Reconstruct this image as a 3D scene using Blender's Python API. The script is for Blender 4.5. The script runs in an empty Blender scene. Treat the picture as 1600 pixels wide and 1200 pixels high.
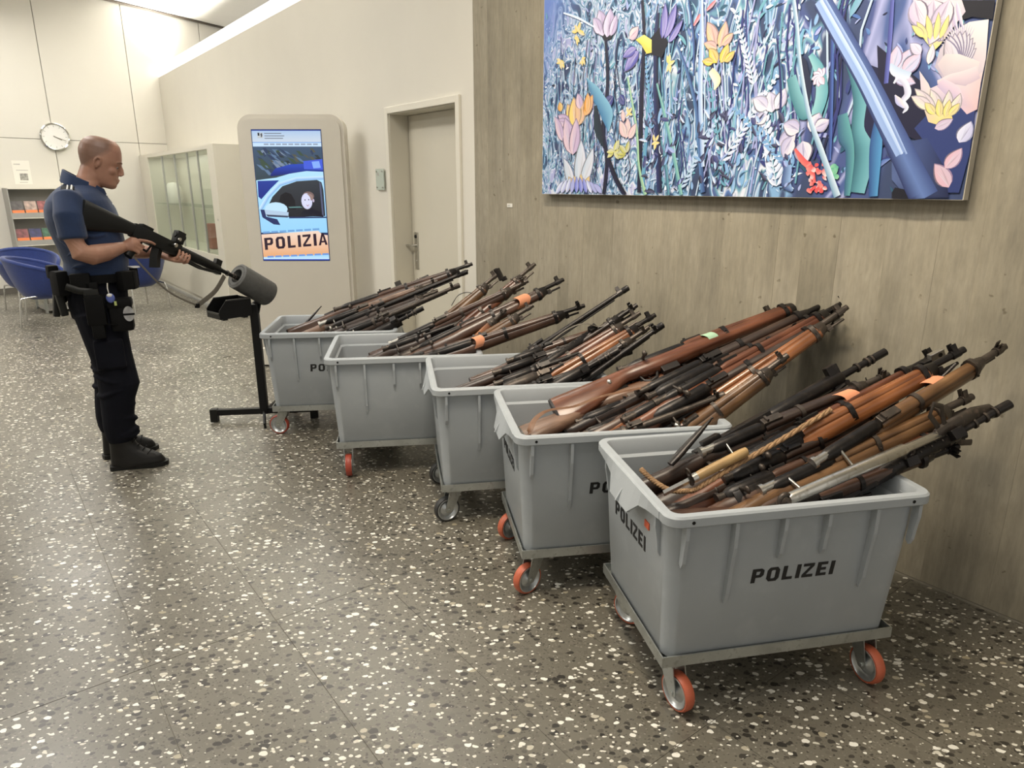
import bpy, bmesh, math, random
from mathutils import Vector, Matrix
import numpy as np

# ---------------------------------------------------------------- camera, world, light, exposure
sc = bpy.context.scene
COL = sc.collection
PI = math.pi
R = math.radians
cam_data = bpy.data.cameras.new('camera')
cam = bpy.data.objects.new('camera', cam_data)
COL.objects.link(cam)
cam.location = (0, 0, 1.55)
cam.rotation_euler = (R(90 - 15.88), 0, 0)
cam_data.sensor_width = 36
cam_data.lens = 36 * 1090 / 1600
cam_data.clip_start = 0.05
sc.camera = cam
sc.view_settings.view_transform = 'Standard'
sc.view_settings.look = 'None'
sc.view_settings.gamma = 1
sc.view_settings.use_curve_mapping = False
sc.view_settings.exposure = 0.24

world = bpy.data.worlds.new('world')
sc.world = world
world.use_nodes = True
world.node_tree.nodes['Background'].inputs[0].default_value = (1.0, 0.965, 0.90, 1)
world.node_tree.nodes['Background'].inputs[1].default_value = 0.52

AZ = R(-37.3)
UX = Vector((math.sin(AZ), math.cos(AZ), 0))        # along the concrete wall, towards the far end
NX = Vector((math.cos(AZ), -math.sin(AZ), 0))       # into the wall
ROTW = math.atan2(-UX.y, -UX.x)                     # building frame: x runs along -UX, y into the wall


def Wp(a, v, z=0.0):
    """building frame (a along the wall to the right, v towards the wall) to world"""
    return -UX * a + NX * v + Vector((0, 0, z))


def area(name, loc, rot, sx, sy, power, color=(1, 0.962, 0.90), spread=180):
    d = bpy.data.lights.new(name, 'AREA')
    d.shape = 'RECTANGLE'
    d.size, d.size_y = sx, sy
    d.energy = power
    d.color = color
    d.spread = R(spread)
    o = bpy.data.objects.new(name, d)
    COL.objects.link(o)
    o.location = loc
    o.rotation_euler = rot
    return o


# ceiling luminaires of the hall (above the frame), the uplight on the partition, and a picture light
area('ceiling_lamp', Wp(-1.5, 0.2, 4.1), (0, 0, ROTW), 3.0, 0.6, 58)
area('ceiling_lamp', Wp(-6.0, -0.4, 4.1), (0, 0, ROTW), 3.0, 0.6, 100)
area('ceiling_lamp', Wp(-10.5, 0.4, 3.95), (0, 0, ROTW), 3.0, 0.6, 66)
area('ceiling_lamp', Wp(-7.5, -4.0, 4.1), (0, 0, ROTW), 3.0, 0.6, 165)
area('ceiling_lamp', Wp(0.5, -3.0, 4.1), (0, 0, ROTW), 3.0, 0.6, 14)
area('partition_uplight', Wp(-8.6, 3.02, 3.30), (R(180 + 8), 0, ROTW), 9.0, 0.12, 190, (1, 0.97, 0.9), 88)
area('picture_lamp', Wp(-1.7, 0.9, 4.2), (R(34), 0, ROTW), 1.6, 0.2, 44, (1, 0.87, 0.68), 110)
area('showcase_fill', Wp(-10.75, 2.55, 1.955), (R(12), 0, ROTW), 3.2, 0.06, 7, (1, 0.98, 0.88))  # added fill light brightening the cabinet interior, no fitting modelled there


# ---------------------------------------------------------------- mesh helpers
class MB:
    def __init__(self):
        self.v = []
        self.f = []
        self.col = None

    def add(self, vs, fs):
        o = len(self.v)
        self.v += [tuple(p) for p in vs]
        self.f += [tuple(i + o for i in f) for f in fs]
        return self

    def box(self, x0, y0, z0, x1, y1, z1, M=None):
        p = [Vector((x, y, z)) for z in (z0, z1) for y in (y0, y1) for x in (x0, x1)]
        if M:
            p = [M @ q for q in p]
        return self.add(p, [(0, 2, 3, 1), (4, 5, 7, 6), (0, 1, 5, 4), (2, 6, 7, 3), (0, 4, 6, 2), (1, 3, 7, 5)])

    def cbox(self, x0, y0, z0, x1, y1, z1, c=0.004, M=None):
        """box with chamfered edges"""
        bm = bmesh.new()
        p = [bm.verts.new((x, y, z)) for z in (z0, z1) for y in (y0, y1) for x in (x0, x1)]
        for f in [(0, 2, 3, 1), (4, 5, 7, 6), (0, 1, 5, 4), (2, 6, 7, 3), (0, 4, 6, 2), (1, 3, 7, 5)]:
            bm.faces.new([p[i] for i in f])
        bmesh.ops.bevel(bm, geom=list(bm.edges), offset=c, segments=2, affect='EDGES', profile=0.6)
        bm.verts.index_update()
        vs = [(M @ v.co) if M else v.co.copy() for v in bm.verts]
        fs = [[v.index for v in f.verts] for f in bm.faces]
        bm.free()
        return self.add(vs, fs)

    def rings(self, rings, cap0=True, cap1=True, closed=False):
        n = len(rings[0])
        vs = [p for r in rings for p in r]
        fs = []
        m = len(rings)
        for i in range(m if closed else m - 1):
            j = (i + 1) % m
            for k in range(n):
                l = (k + 1) % n
                fs.append((i * n + k, i * n + l, j * n + l, j * n + k))
        if not closed:
            if cap0:
                fs.append(tuple(range(n - 1, -1, -1)))
            if cap1:
                fs.append(tuple(range((m - 1) * n, m * n)))
        return self.add(vs, fs)

    def sweep(self, pts, rad, n=10, flat=1.0, up=(0, 0, 1), closed=False, cap=True):
        pts = [Vector(p) for p in pts]
        if not isinstance(rad, (list, tuple)):
            rad = [rad] * len(pts)
        out = []
        m = len(pts)
        for i, p in enumerate(pts):
            if closed:
                t = pts[(i + 1) % m] - pts[i - 1]
            else:
                t = pts[min(i + 1, m - 1)] - pts[max(i - 1, 0)]
            t.normalize()
            u = Vector(up)
            s = t.cross(u)
            if s.length < 0.05:
                s = t.cross(Vector((1, 0, 0)))
            s.normalize()
            u = s.cross(t)
            r = rad[i]
            ra, rb = r if isinstance(r, (list, tuple)) else (r, r * flat)
            out.append([p + s * (ra * math.cos(2 * PI * k / n)) + u * (rb * math.sin(2 * PI * k / n)) for k in range(n)])
        return self.rings(out, cap, cap, closed)

    def cyl(self, p0, p1, r0, r1=None, n=16):
        return self.sweep([p0, p1], [r0, r0 if r1 is None else r1], n)

    def lathe(self, prof, n=24, M=None):
        """prof: list of (r, z); closed at ends when r is 0"""
        rings = []
        for r, z in prof:
            ring = [Vector((max(r, 1e-5) * math.cos(2 * PI * k / n), max(r, 1e-5) * math.sin(2 * PI * k / n), z)) for k in range(n)]
            if M:
                ring = [M @ q for q in ring]
            rings.append(ring)
        return self.rings(rings, True, True)

    def ball(self, c, r, n=12, M=None):
        c = Vector(c)
        if not isinstance(r, (list, tuple)):
            r = (r, r, r)
        rings = []
        for i in range(1, n // 2 + 2):
            a = PI * (i - 0.5) / (n // 2 + 1)
            ring = [Vector((r[0] * math.sin(a) * math.cos(2 * PI * k / n), r[1] * math.sin(a) * math.sin(2 * PI * k / n), -r[2] * math.cos(a))) for k in range(n)]
            if M:
                ring = [M @ q for q in ring]
            rings.append([c + q for q in ring])
        return self.rings(rings)

    def prism(self, poly, z0, z1, M=None):
        """poly in xy, extruded in z"""
        n = len(poly)
        vs = [Vector((x, y, z0)) for x, y in poly] + [Vector((x, y, z1)) for x, y in poly]
        if M:
            vs = [M @ q for q in vs]
        fs = [tuple(range(n - 1, -1, -1)), tuple(range(n, 2 * n))]
        fs += [(i, (i + 1) % n, n + (i + 1) % n, n + i) for i in range(n)]
        return self.add(vs, fs)

    def mesh(self, name, mat, smooth=None):
        me = bpy.data.meshes.new(name)
        me.from_pydata(self.v, [], self.f)
        me.validate()
        bm = bmesh.new()
        bm.from_mesh(me)
        bmesh.ops.recalc_face_normals(bm, faces=bm.faces)
        bm.to_mesh(me)
        bm.free()
        if mat:
            me.materials.append(mat)
        if smooth:
            me.polygons.foreach_set('use_smooth', [True] * len(me.polygons))
            if smooth is not True:
                me.set_sharp_from_angle(angle=R(smooth))
        return me

    def obj(self, name, mat, parent=None, smooth=None, label=None):
        o = bpy.data.objects.new(name, self.mesh(name, mat, smooth))
        COL.objects.link(o)
        if parent:
            o.parent = parent
        if label:
            o['label'] = label
        return o


def empty(name, loc=(0, 0, 0), rz=0.0, M=None):
    o = bpy.data.objects.new(name, None)
    COL.objects.link(o)
    o.empty_display_size = 0.1
    if M is not None:
        o.matrix_world = M
    else:
        o.location = loc
        o.rotation_euler = (0, 0, rz)
    return o


def tag(o, label, cat, group=None):
    o['label'] = label
    o['category'] = cat
    if group:
        o['group'] = group
    return o


def struct(o, label=None):
    o['kind'] = 'structure'
    if label:
        o['label'] = label
    return o


def inst(src, parent, mat=None):
    """copy of a part sharing its mesh, own material if asked"""
    o = src.copy()
    COL.objects.link(o)
    o.parent = parent
    o.matrix_parent_inverse = Matrix()
    if mat and o.material_slots:
        o.material_slots[0].link = 'OBJECT'
        o.material_slots[0].material = mat
    return o


def part(name, me, parent, mat=None, M=None):
    o = bpy.data.objects.new(name, me)
    COL.objects.link(o)
    o.parent = parent
    if M is not None:
        o.matrix_local = M
    if mat and o.material_slots:
        o.material_slots[0].link = 'OBJECT'
        o.material_slots[0].material = mat
    return o


def rrect(x0, y0, x1, y1, r, n=5):
    out = []
    for cx, cy, a0 in ((x1 - r, y1 - r, 0), (x0 + r, y1 - r, 90), (x0 + r, y0 + r, 180), (x1 - r, y0 + r, 270)):
        for k in range(n + 1):
            a = R(a0 + 90 * k / n)
            out.append((cx + r * math.cos(a), cy + r * math.sin(a)))
    return out


def vox(mb, name, mat, parent, voxel=0.005, smooth_it=4, label=None):
    """fuse overlapping lofts into one continuous surface"""
    me = mb.mesh(name + '_src', None)
    o = bpy.data.objects.new(name + '_src', me)
    COL.objects.link(o)
    m = o.modifiers.new('r', 'REMESH')
    m.mode = 'VOXEL'
    m.voxel_size = voxel
    m.use_smooth_shade = True
    s = o.modifiers.new('s', 'SMOOTH')
    s.factor = 0.5
    s.iterations = smooth_it
    dg = bpy.context.evaluated_depsgraph_get()
    me2 = bpy.data.meshes.new_from_object(o.evaluated_get(dg))
    me2.name = name
    bpy.data.objects.remove(o)
    bpy.data.meshes.remove(me)
    me2.materials.clear()
    me2.materials.append(mat)
    me2.polygons.foreach_set('use_smooth', [True] * len(me2.polygons))
    r = bpy.data.objects.new(name, me2)
    COL.objects.link(r)
    r.parent = parent
    if label:
        r['label'] = label
    return r


# ---------------------------------------------------------------- materials
def nodes(name):
    m = bpy.data.materials.new(name)
    m.use_nodes = True
    nt = m.node_tree
    b = nt.nodes['Principled BSDF']
    return m, nt, b


def N(nt, t, **kw):
    n = nt.nodes.new(t)
    for k, v in kw.items():
        setattr(n, k, v)
    return n


def ramp(nt, stops, interp='LINEAR'):
    r = nt.nodes.new('ShaderNodeValToRGB')
    r.color_ramp.interpolation = interp
    el = r.color_ramp.elements
    while len(el) < len(stops):
        el.new(0.5)
    for e, (p, c) in zip(el, stops):
        e.position = p
        e.color = (*c, 1) if len(c) == 3 else c
    return r


def coords(nt, kind='Object', scale=(1, 1, 1), rot=(0, 0, 0)):
    tc = nt.nodes.new('ShaderNodeTexCoord')
    mp = nt.nodes.new('ShaderNodeMapping')
    mp.inputs['Scale'].default_value = scale
    mp.inputs['Rotation'].default_value = rot
    nt.links.new(tc.outputs[kind], mp.inputs[0])
    return mp.outputs[0]


def mix(nt, fac, a, b, mode='MIX'):
    m = nt.nodes.new('ShaderNodeMix')
    m.data_type = 'RGBA'
    m.blend_type = mode
    for i, x in ((0, fac), (6, a), (7, b)):
        if hasattr(x, 'is_linked') or hasattr(x, 'links'):
            nt.links.new(x, m.inputs[i])
        elif i == 0:
            m.inputs[0].default_value = x
        else:
            m.inputs[i].default_value = (*x, 1)
    return m.outputs[2]


def simple(name, col, rough=0.5, metal=0.0, var=0.12, scale=6.0, bump=0.0, bscale=200.0, spec=None, sheen=0.0, wear=None):
    m, nt, b = nodes(name)
    co = coords(nt)
    nz = N(nt, 'ShaderNodeTexNoise')
    nz.inputs['Scale'].default_value = scale
    nz.inputs['Detail'].default_value = 5
    nt.links.new(co, nz.inputs['Vector'])
    lo = tuple(c * (1 - var) for c in col)
    hi = tuple(min(1, c * (1 + var)) for c in col)
    r = ramp(nt, [(0.3, lo), (0.7, hi)])
    nt.links.new(nz.outputs['Fac'], r.inputs[0])
    out = r.outputs[0]
    if wear:
        n2 = N(nt, 'ShaderNodeTexNoise')
        n2.inputs['Scale'].default_value = scale * 4
        n2.inputs['Detail'].default_value = 8
        nt.links.new(co, n2.inputs['Vector'])
        r2 = ramp(nt, [(0.55, (0, 0, 0)), (0.72, (1, 1, 1))])
        nt.links.new(n2.outputs['Fac'], r2.inputs[0])
        out = mix(nt, r2.outputs[0], out, wear)
    nt.links.new(out, b.inputs['Base Color'])
    b.inputs['Roughness'].default_value = rough
    b.inputs['Metallic'].default_value = metal
    if spec is not None:
        b.inputs['Specular IOR Level'].default_value = spec
    if sheen:
        b.inputs['Sheen Weight'].default_value = sheen
    if bump:
        n3 = N(nt, 'ShaderNodeTexNoise')
        n3.inputs['Scale'].default_value = bscale
        n3.inputs['Detail'].default_value = 3
        nt.links.new(co, n3.inputs['Vector'])
        bp = N(nt, 'ShaderNodeBump')
        bp.inputs['Strength'].default_value = bump
        bp.inputs['Distance'].default_value = 0.002
        nt.links.new(n3.outputs['Fac'], bp.inputs['Height'])
        nt.links.new(bp.outputs[0], b.inputs['Normal'])
    return m


def wood(name, dark, light, rough=0.32):
    m, nt, b = nodes(name)
    co = coords(nt, 'Object', (1.6, 22, 22))
    nz = N(nt, 'ShaderNodeTexNoise')
    nz.inputs['Scale'].default_value = 3.2
    nz.inputs['Detail'].default_value = 7
    nz.inputs['Distortion'].default_value = 0.6
    nt.links.new(co, nz.inputs['Vector'])
    r = ramp(nt, [(0.3, dark), (0.55, tuple((a + c) / 2 for a, c in zip(dark, light))), (0.75, light)])
    nt.links.new(nz.outputs['Fac'], r.inputs[0])
    co2 = coords(nt, 'Object', (3, 3, 3))
    n2 = N(nt, 'ShaderNodeTexNoise')
    n2.inputs['Scale'].default_value = 2.0
    nt.links.new(co2, n2.inputs['Vector'])
    r2 = ramp(nt, [(0.35, (0.55, 0.52, 0.5)), (0.6, (1, 1, 1))])
    nt.links.new(n2.outputs['Fac'], r2.inputs[0])
    nt.links.new(mix(nt, 1.0, r.outputs[0], r2.outputs[0], 'MULTIPLY'), b.inputs['Base Color'])
    b.inputs['Roughness'].default_value = rough
    b.inputs['Coat Weight'].default_value = 0.25
    b.inputs['Coat Roughness'].default_value = 0.25
    return m


def emit(name, col, s):
    m, nt, b = nodes(name)
    b.inputs['Base Color'].default_value = (0.8, 0.8, 0.8, 1)
    b.inputs['Emission Color'].default_value = (*col, 1)
    b.inputs['Emission Strength'].default_value = s
    return m


def terrazzo():
    m, nt, b = nodes('terrazzo')
    L = nt.links.new
    geo = N(nt, 'ShaderNodeNewGeometry')
    # gentle warp so that the stones are not round
    wn = N(nt, 'ShaderNodeTexNoise')
    wn.inputs['Scale'].default_value = 55
    wn.inputs['Detail'].default_value = 1
    L(geo.outputs['Position'], wn.inputs['Vector'])
    sub = N(nt, 'ShaderNodeVectorMath', operation='SUBTRACT')
    sub.inputs[1].default_value = (0.5, 0.5, 0.5)
    L(wn.outputs['Color'], sub.inputs[0])
    scl = N(nt, 'ShaderNodeVectorMath', operation='SCALE')
    scl.inputs['Scale'].default_value = 0.012
    L(sub.outputs[0], scl.inputs[0])
    add = N(nt, 'ShaderNodeVectorMath', operation='ADD')
    L(geo.outputs['Position'], add.inputs[0])
    L(scl.outputs[0], add.inputs[1])

    def layer(scale, thr, dens, off, stretch, rot):
        mp = N(nt, 'ShaderNodeMapping')
        mp.inputs['Location'].default_value = (off, off * 0.7, 0)
        mp.inputs['Rotation'].default_value = (0, 0, rot)
        mp.inputs['Scale'].default_value = (stretch, 1, 0.0)
        L(add.outputs[0], mp.inputs[0])
        vo = N(nt, 'ShaderNodeTexVoronoi')
        vo.inputs['Scale'].default_value = scale
        L(mp.outputs[0], vo.inputs['Vector'])
        sep = N(nt, 'ShaderNodeSeparateColor')
        L(vo.outputs['Color'], sep.inputs[0])
        # radius varies with the cell
        rr = N(nt, 'ShaderNodeMath', operation='MULTIPLY_ADD')
        rr.inputs[1].default_value = thr * 0.6
        rr.inputs[2].default_value = thr * 0.6
        L(sep.outputs[1], rr.inputs[0])
        lt = N(nt, 'ShaderNodeMath', operation='LESS_THAN')
        L(vo.outputs['Distance'], lt.inputs[0])
        L(rr.outputs[0], lt.inputs[1])
        l2 = N(nt, 'ShaderNodeMath', operation='LESS_THAN')
        L(sep.outputs[0], l2.inputs[0])
        l2.inputs[1].default_value = dens
        mu = N(nt, 'ShaderNodeMath', operation='MULTIPLY')
        L(lt.outputs[0], mu.inputs[0])
        L(l2.outputs[0], mu.inputs[1])
        return mu.outputs[0], sep.outputs[2]

    big = N(nt, 'ShaderNodeTexNoise')
    big.inputs['Scale'].default_value = 1.7
    big.inputs['Detail'].default_value = 4
    L(geo.outputs['Position'], big.inputs['Vector'])
    base = ramp(nt, [(0.3, (0.122, 0.112, 0.087)), (0.7, (0.175, 0.161, 0.127))])
    L(big.outputs['Fac'], base.inputs[0])
    col = base.outputs[0]
    f, c = layer(150, 0.42, 0.6, 3.1, 0.8, 0.4)
    rc = ramp(nt, [(0, (0.06, 0.052, 0.042)), (0.6, (0.13, 0.115, 0.09)), (1, (0.24, 0.22, 0.18))])
    L(c, rc.inputs[0])
    col = mix(nt, f, col, rc.outputs[0])
    f, c = layer(50, 0.46, 0.55, 7.3, 0.72, 1.1)
    rc = ramp(nt, [(0, (0.03, 0.027, 0.022)), (0.7, (0.085, 0.075, 0.06)), (1, (0.16, 0.145, 0.115))])
    L(c, rc.inputs[0])
    col = mix(nt, f, col, rc.outputs[0])
    f, c = layer(51, 0.40, 0.23, 1.7, 0.66, 2.2)
    rc = ramp(nt, [(0, (0.36, 0.31, 0.21)), (0.25, (0.62, 0.59, 0.50)), (1, (0.88, 0.86, 0.78))])
    L(c, rc.inputs[0])
    col = mix(nt, f, col, rc.outputs[0])
    f, c = layer(84, 0.38, 0.2, 5.9, 0.7, 0.9)
    col = mix(nt, f, col, (0.74, 0.71, 0.62))
    L(col, b.inputs['Base Color'])
    rg = ramp(nt, [(0.3, (0.27, 0.27, 0.27)), (0.7, (0.42, 0.42, 0.42))])
    L(big.outputs['Fac'], rg.inputs[0])
    L(rg.outputs[0], b.inputs['Roughness'])
    b.inputs['Specular IOR Level'].default_value = 0.6
    return m


def concrete():
    m, nt, b = nodes('board_formed_concrete')
    L = nt.links.new
    oi = N(nt, 'ShaderNodeObjectInfo')
    tc = N(nt, 'ShaderNodeTexCoord')
    off = N(nt, 'ShaderNodeVectorMath', operation='MULTIPLY_ADD')
    cmb = N(nt, 'ShaderNodeCombineXYZ')
    L(oi.outputs['Random'], cmb.inputs[0])
    L(oi.outputs['Random'], cmb.inputs[2])
    L(cmb.outputs[0], off.inputs[0])
    off.inputs[1].default_value = (0.8, 0, 0.8)
    L(tc.outputs['Object'], off.inputs[2])

    def nz(scale, sx, sz, det, rough=0.6):
        mp = N(nt, 'ShaderNodeMapping')
        mp.inputs['Scale'].default_value = (sx, sx, sz)
        L(off.outputs[0], mp.inputs[0])
        n = N(nt, 'ShaderNodeTexNoise')
        n.inputs['Scale'].default_value = scale
        n.inputs['Detail'].default_value = det
        n.inputs['Roughness'].default_value = rough
        L(mp.outputs[0], n.inputs['Vector'])
        return n.outputs['Fac']
    cloud = nz(1.3, 1, 1, 6)
    streak = nz(3.0, 6, 0.35, 7)
    grain = nz(30, 3, 0.5, 4)
    base = ramp(nt, [(0.28, (0.225, 0.202, 0.150)), (0.5, (0.295, 0.265, 0.200)), (0.72, (0.375, 0.338, 0.262))])
    L(cloud, base.inputs[0])
    rs = ramp(nt, [(0.3, (0.84, 0.84, 0.85)), (0.5, (0.98, 0.98, 0.98)), (0.75, (1.07, 1.06, 1.04))])
    L(streak, rs.inputs[0])
    col = mix(nt, 1.0, base.outputs[0], rs.outputs[0], 'MULTIPLY')
    rg = ramp(nt, [(0.3, (0.86, 0.86, 0.86)), (0.7, (1.08, 1.08, 1.08))])
    L(grain, rg.inputs[0])
    col = mix(nt, 1.0, col, rg.outputs[0], 'MULTIPLY')
    rr = ramp(nt, [(0, (0.96, 0.96, 0.96)), (1, (1.03, 1.03, 1.03))])
    L(oi.outputs['Random'], rr.inputs[0])
    col = mix(nt, 1.0, col, rr.outputs[0], 'MULTIPLY')
    pit = nz(22, 1, 1, 2)
    rp = ramp(nt, [(0.70, (1, 1, 1)), (0.76, (0.55, 0.52, 0.48))])
    L(pit, rp.inputs[0])
    col = mix(nt, 1.0, col, rp.outputs[0], 'MULTIPLY')
    L(col, b.inputs['Base Color'])
    b.inputs['Roughness'].default_value = 0.85
    bp = N(nt, 'ShaderNodeBump')
    bp.inputs['Strength'].default_value = 0.25
    bp.inputs['Distance'].default_value = 0.004
    L(streak, bp.inputs['Height'])
    L(bp.outputs[0], b.inputs['Normal'])
    return m


def vcol(name, strength=0.0, rough=0.5):
    m, nt, b = nodes(name)
    a = N(nt, 'ShaderNodeVertexColor')
    a.layer_name = 'paint'
    if strength:
        b.inputs['Base Color'].default_value = (0.02, 0.02, 0.02, 1)
        nt.links.new(a.outputs[0], b.inputs['Emission Color'])
        b.inputs['Emission Strength'].default_value = strength
        b.inputs['Roughness'].default_value = 0.15
    else:
        nt.links.new(a.outputs[0], b.inputs['Base Color'])
        b.inputs['Roughness'].default_value = rough
    return m


M_floor = terrazzo()
M_joint = simple('floor_joint', (0.20, 0.185, 0.15), 0.7)
M_conc = concrete()
M_conc_core = simple('concrete_core', (0.2, 0.17, 0.12), 0.9, var=0.2)
M_white = simple('white_plaster', (0.69, 0.662, 0.59), 0.8, var=0.02, scale=2, bump=0.15, bscale=90)
M_panel = simple('white_wall_panel', (0.68, 0.655, 0.59), 0.6, var=0.015, scale=1.5)
M_gap = simple('dark_gap', (0.22, 0.20, 0.165), 0.8)
M_ceil = simple('ceiling_white', (0.85, 0.83, 0.78), 0.8, var=0.01)
M_track = simple('ceiling_track', (0.10, 0.08, 0.06), 0.5)
M_door = simple('door_paint', (0.62, 0.585, 0.49), 0.45, var=0.02, scale=2)
M_frame = simple('frame_paint', (0.72, 0.69, 0.60), 0.4, var=0.01)
M_steel = simple('brushed_steel', (0.55, 0.54, 0.51), 0.3, 1.0, var=0.08, scale=30)
M_chrome = simple('chrome', (0.75, 0.75, 0.74), 0.12, 1.0, var=0.02)
M_galv = simple('galvanised_steel', (0.50, 0.52, 0.50), 0.38, 0.85, var=0.14, scale=14, wear=(0.36, 0.37, 0.35))
M_plast = simple('grey_bin_plastic', (0.40, 0.43, 0.452), 0.42, var=0.05, scale=3, bump=0.12, bscale=260, wear=(0.43, 0.46, 0.48))
M_tyre_o = simple('orange_tyre', (0.50, 0.12, 0.06), 0.45, var=0.12, scale=20)
M_tyre_r = simple('red_tyre', (0.36, 0.06, 0.035), 0.45, var=0.12, scale=20)
M_tyre_k = simple('black_tyre', (0.03, 0.03, 0.03), 0.55)
M_hub = simple('zinc_hub', (0.52, 0.54, 0.54), 0.32, 0.8, var=0.1, scale=40)
M_black = simple('matt_black', (0.008, 0.008, 0.008), 0.5, var=0.2, spec=0.25)
M_ink = simple('stencil_ink', (0.012, 0.012, 0.013), 0.5, var=0.1)
M_orange_lbl = simple('orange_sticker', (0.75, 0.14, 0.06), 0.5)
M_cab = simple('cabinet_lacquer', (0.66, 0.63, 0.54), 0.4, var=0.01)
M_stele = simple('stele_lacquer', (0.64, 0.60, 0.52), 0.4, var=0.01)
M_blue = simple('blue_felt', (0.011, 0.030, 0.155), 0.85, var=0.12, scale=60, bump=0.3, bscale=300, sheen=0.3)
M_paper = simple('paper', (0.78, 0.76, 0.70), 0.8, var=0.01)
M_dial = simple('clock_dial', (0.80, 0.79, 0.76), 0.5, var=0.005)
M_rackgrey = simple('rack_grey', (0.38, 0.375, 0.35), 0.5, var=0.03)
M_skirt = simple('skirting_grey', (0.13, 0.12, 0.10), 0.6)
M_foam = simple('grey_foam', (0.105, 0.105, 0.10), 0.85, var=0.1, scale=40, bump=0.3, bscale=160)
M_crate = simple('black_crate', (0.008, 0.008, 0.008), 0.4, spec=0.25)
M_gun = simple('blued_steel', (0.026, 0.023, 0.022), 0.36, 0.6, var=0.25, scale=12, wear=(0.05, 0.04, 0.033))
M_worn = simple('worn_steel', (0.075, 0.062, 0.052), 0.42, 0.6, var=0.3, scale=16, wear=(0.13, 0.10, 0.08))
M_bright = simple('bright_steel', (0.62, 0.60, 0.55), 0.28, 0.95, var=0.12, scale=14, wear=(0.42, 0.38, 0.32))
M_rubber = simple('black_rubber', (0.009, 0.009, 0.008), 0.5, var=0.15, spec=0.3)
M_leather = simple('brown_leather', (0.16, 0.075, 0.035), 0.5, var=0.25, scale=20)
M_rope = simple('braided_cord', (0.30, 0.18, 0.09), 0.8, var=0.3, scale=60)
M_webb = simple('khaki_webbing', (0.14, 0.125, 0.10), 0.8, var=0.15, scale=40)
M_tagor = simple('orange_paper_tag', (0.72, 0.30, 0.16), 0.8, var=0.04)
M_taggr = simple('green_paper_tag', (0.36, 0.55, 0.38), 0.7, var=0.04)
WOODS = {
    'dark': wood('dark_walnut', (0.024, 0.013, 0.009), (0.062, 0.034, 0.022), 0.4),
    'brown': wood('brown_walnut', (0.055, 0.026, 0.016), (0.13, 0.064, 0.038)),
    'red': wood('red_brown_walnut', (0.10, 0.032, 0.016), (0.22, 0.080, 0.038)),
    'orange': wood('orange_beech', (0.22, 0.078, 0.028), (0.42, 0.165, 0.058), 0.26),
    'tan': wood('tan_beech', (0.13, 0.066, 0.030), (0.27, 0.145, 0.064)),
    'pale': wood('pale_worn_wood', (0.15, 0.082, 0.052), (0.29, 0.175, 0.115), 0.45),
    'blond': wood('blond_wood', (0.46, 0.29, 0.12), (0.64, 0.43, 0.2), 0.4),
}

# ================================================================ the setting
def bobj(mb, name, mat, parent=None, smooth=None, label=None):
    """building-frame geometry at top level: rotate the object into the building frame"""
    o = mb.obj(name, mat, parent, smooth, label)
    if parent is None:
        o.rotation_euler = (0, 0, ROTW)
    return o


fl = struct(bobj(MB().box(-15, -6.5, -0.2, 4, 3.2, -0.0022), 'floor', M_joint), 'dark speckled terrazzo floor cast in slabs')
slab_w, slab_l = 0.4333, 1.30
g = 0.0012
near = []
k = 0
for i in range(-6, 6):
    v0 = 0.232 + i * slab_w
    v1 = min(v0 + slab_w, 2.85)
    if v0 >= 2.84:
        continue
    for j in range(0, 9):
        a1 = -2.32 + (5 - j) * slab_l
        a0 = a1 - slab_l
        if a0 < -6.3:
            continue
        MB().box(a0 + g, v0 + g, -0.02, a1 - g, v1 - g, 0).obj('floor_slab', M_floor, fl)
a_far = -2.32 - 3 * slab_l
far = MB()
va, vb = 0.232 - 6 * slab_w, 2.85
far.box(-15, va + g, -0.02, a_far - g, vb, 0)
far.box(-15, -6.5, -0.02, 4, va - g, 0)
far.obj('floor_slab', M_floor, fl)

# concrete wall with board marks
wr = struct(bobj(MB().box(-4.15, 2.86, 0, 3.2, 3.2, 4.75), 'wall_right', M_conc_core), 'board-formed beige concrete wall')
rnd = random.Random(11)
a = -4.165
while a < 3.1:
    w = rnd.choice([0.10, 0.12, 0.14, 0.16, 0.19, 0.24])
    b_ = min(a + w, 3.2)
    d = rnd.uniform(0, 0.0014)
    MB().box(a + 0.0002, 2.85 + d, 0.0, b_ - 0.0002, 2.90, 4.75).obj('board_marked_strip', M_conc, wr)
    a = b_

# white partition with the door opening
DA0, DA1, DZ = -5.375, -4.373, 2.105
wc = MB()
wc.box(-13.4, 2.85, 0, DA0, 3.16, 3.233)
wc.box(DA1, 2.85, 0, -4.166, 3.16, 3.233)
wc.box(DA0, 2.85, DZ, DA1, 3.16, 3.233)
wc.box(DA0, 3.10, 0, DA1, 3.16, DZ)
wc = struct(bobj(wc, 'wall_centre', M_white), 'white plastered partition with a light strip along its top')
# upper part of the wall above the concrete box edge
tr = struct(bobj(MB().box(-13.2, 2.905, 3.235, -4.2, 3.13, 3.29), 'trim_1', M_frame))
lamp = tag(empty('light_trough', Wp(-8.7, 2.93, 3.234), ROTW), 'long glowing light strip along the top of the white partition', 'light')
MB().box(-4.5, -0.078, 0.0, 4.5, -0.05, 0.145).obj('diffuser', emit('diffuser_glow', (1, 0.985, 0.94), 1.7), lamp, label='glowing white diffuser')
MB().box(-4.5, -0.05, 0.0, 4.5, -0.04, 0.13).obj('housing', M_frame, lamp)

struct(bobj(MB().box(-15, -6.6, 0, 4, -6.5, 4.7), 'wall_left', M_white), 'white plastered wall of the hall opposite the bins')

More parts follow.
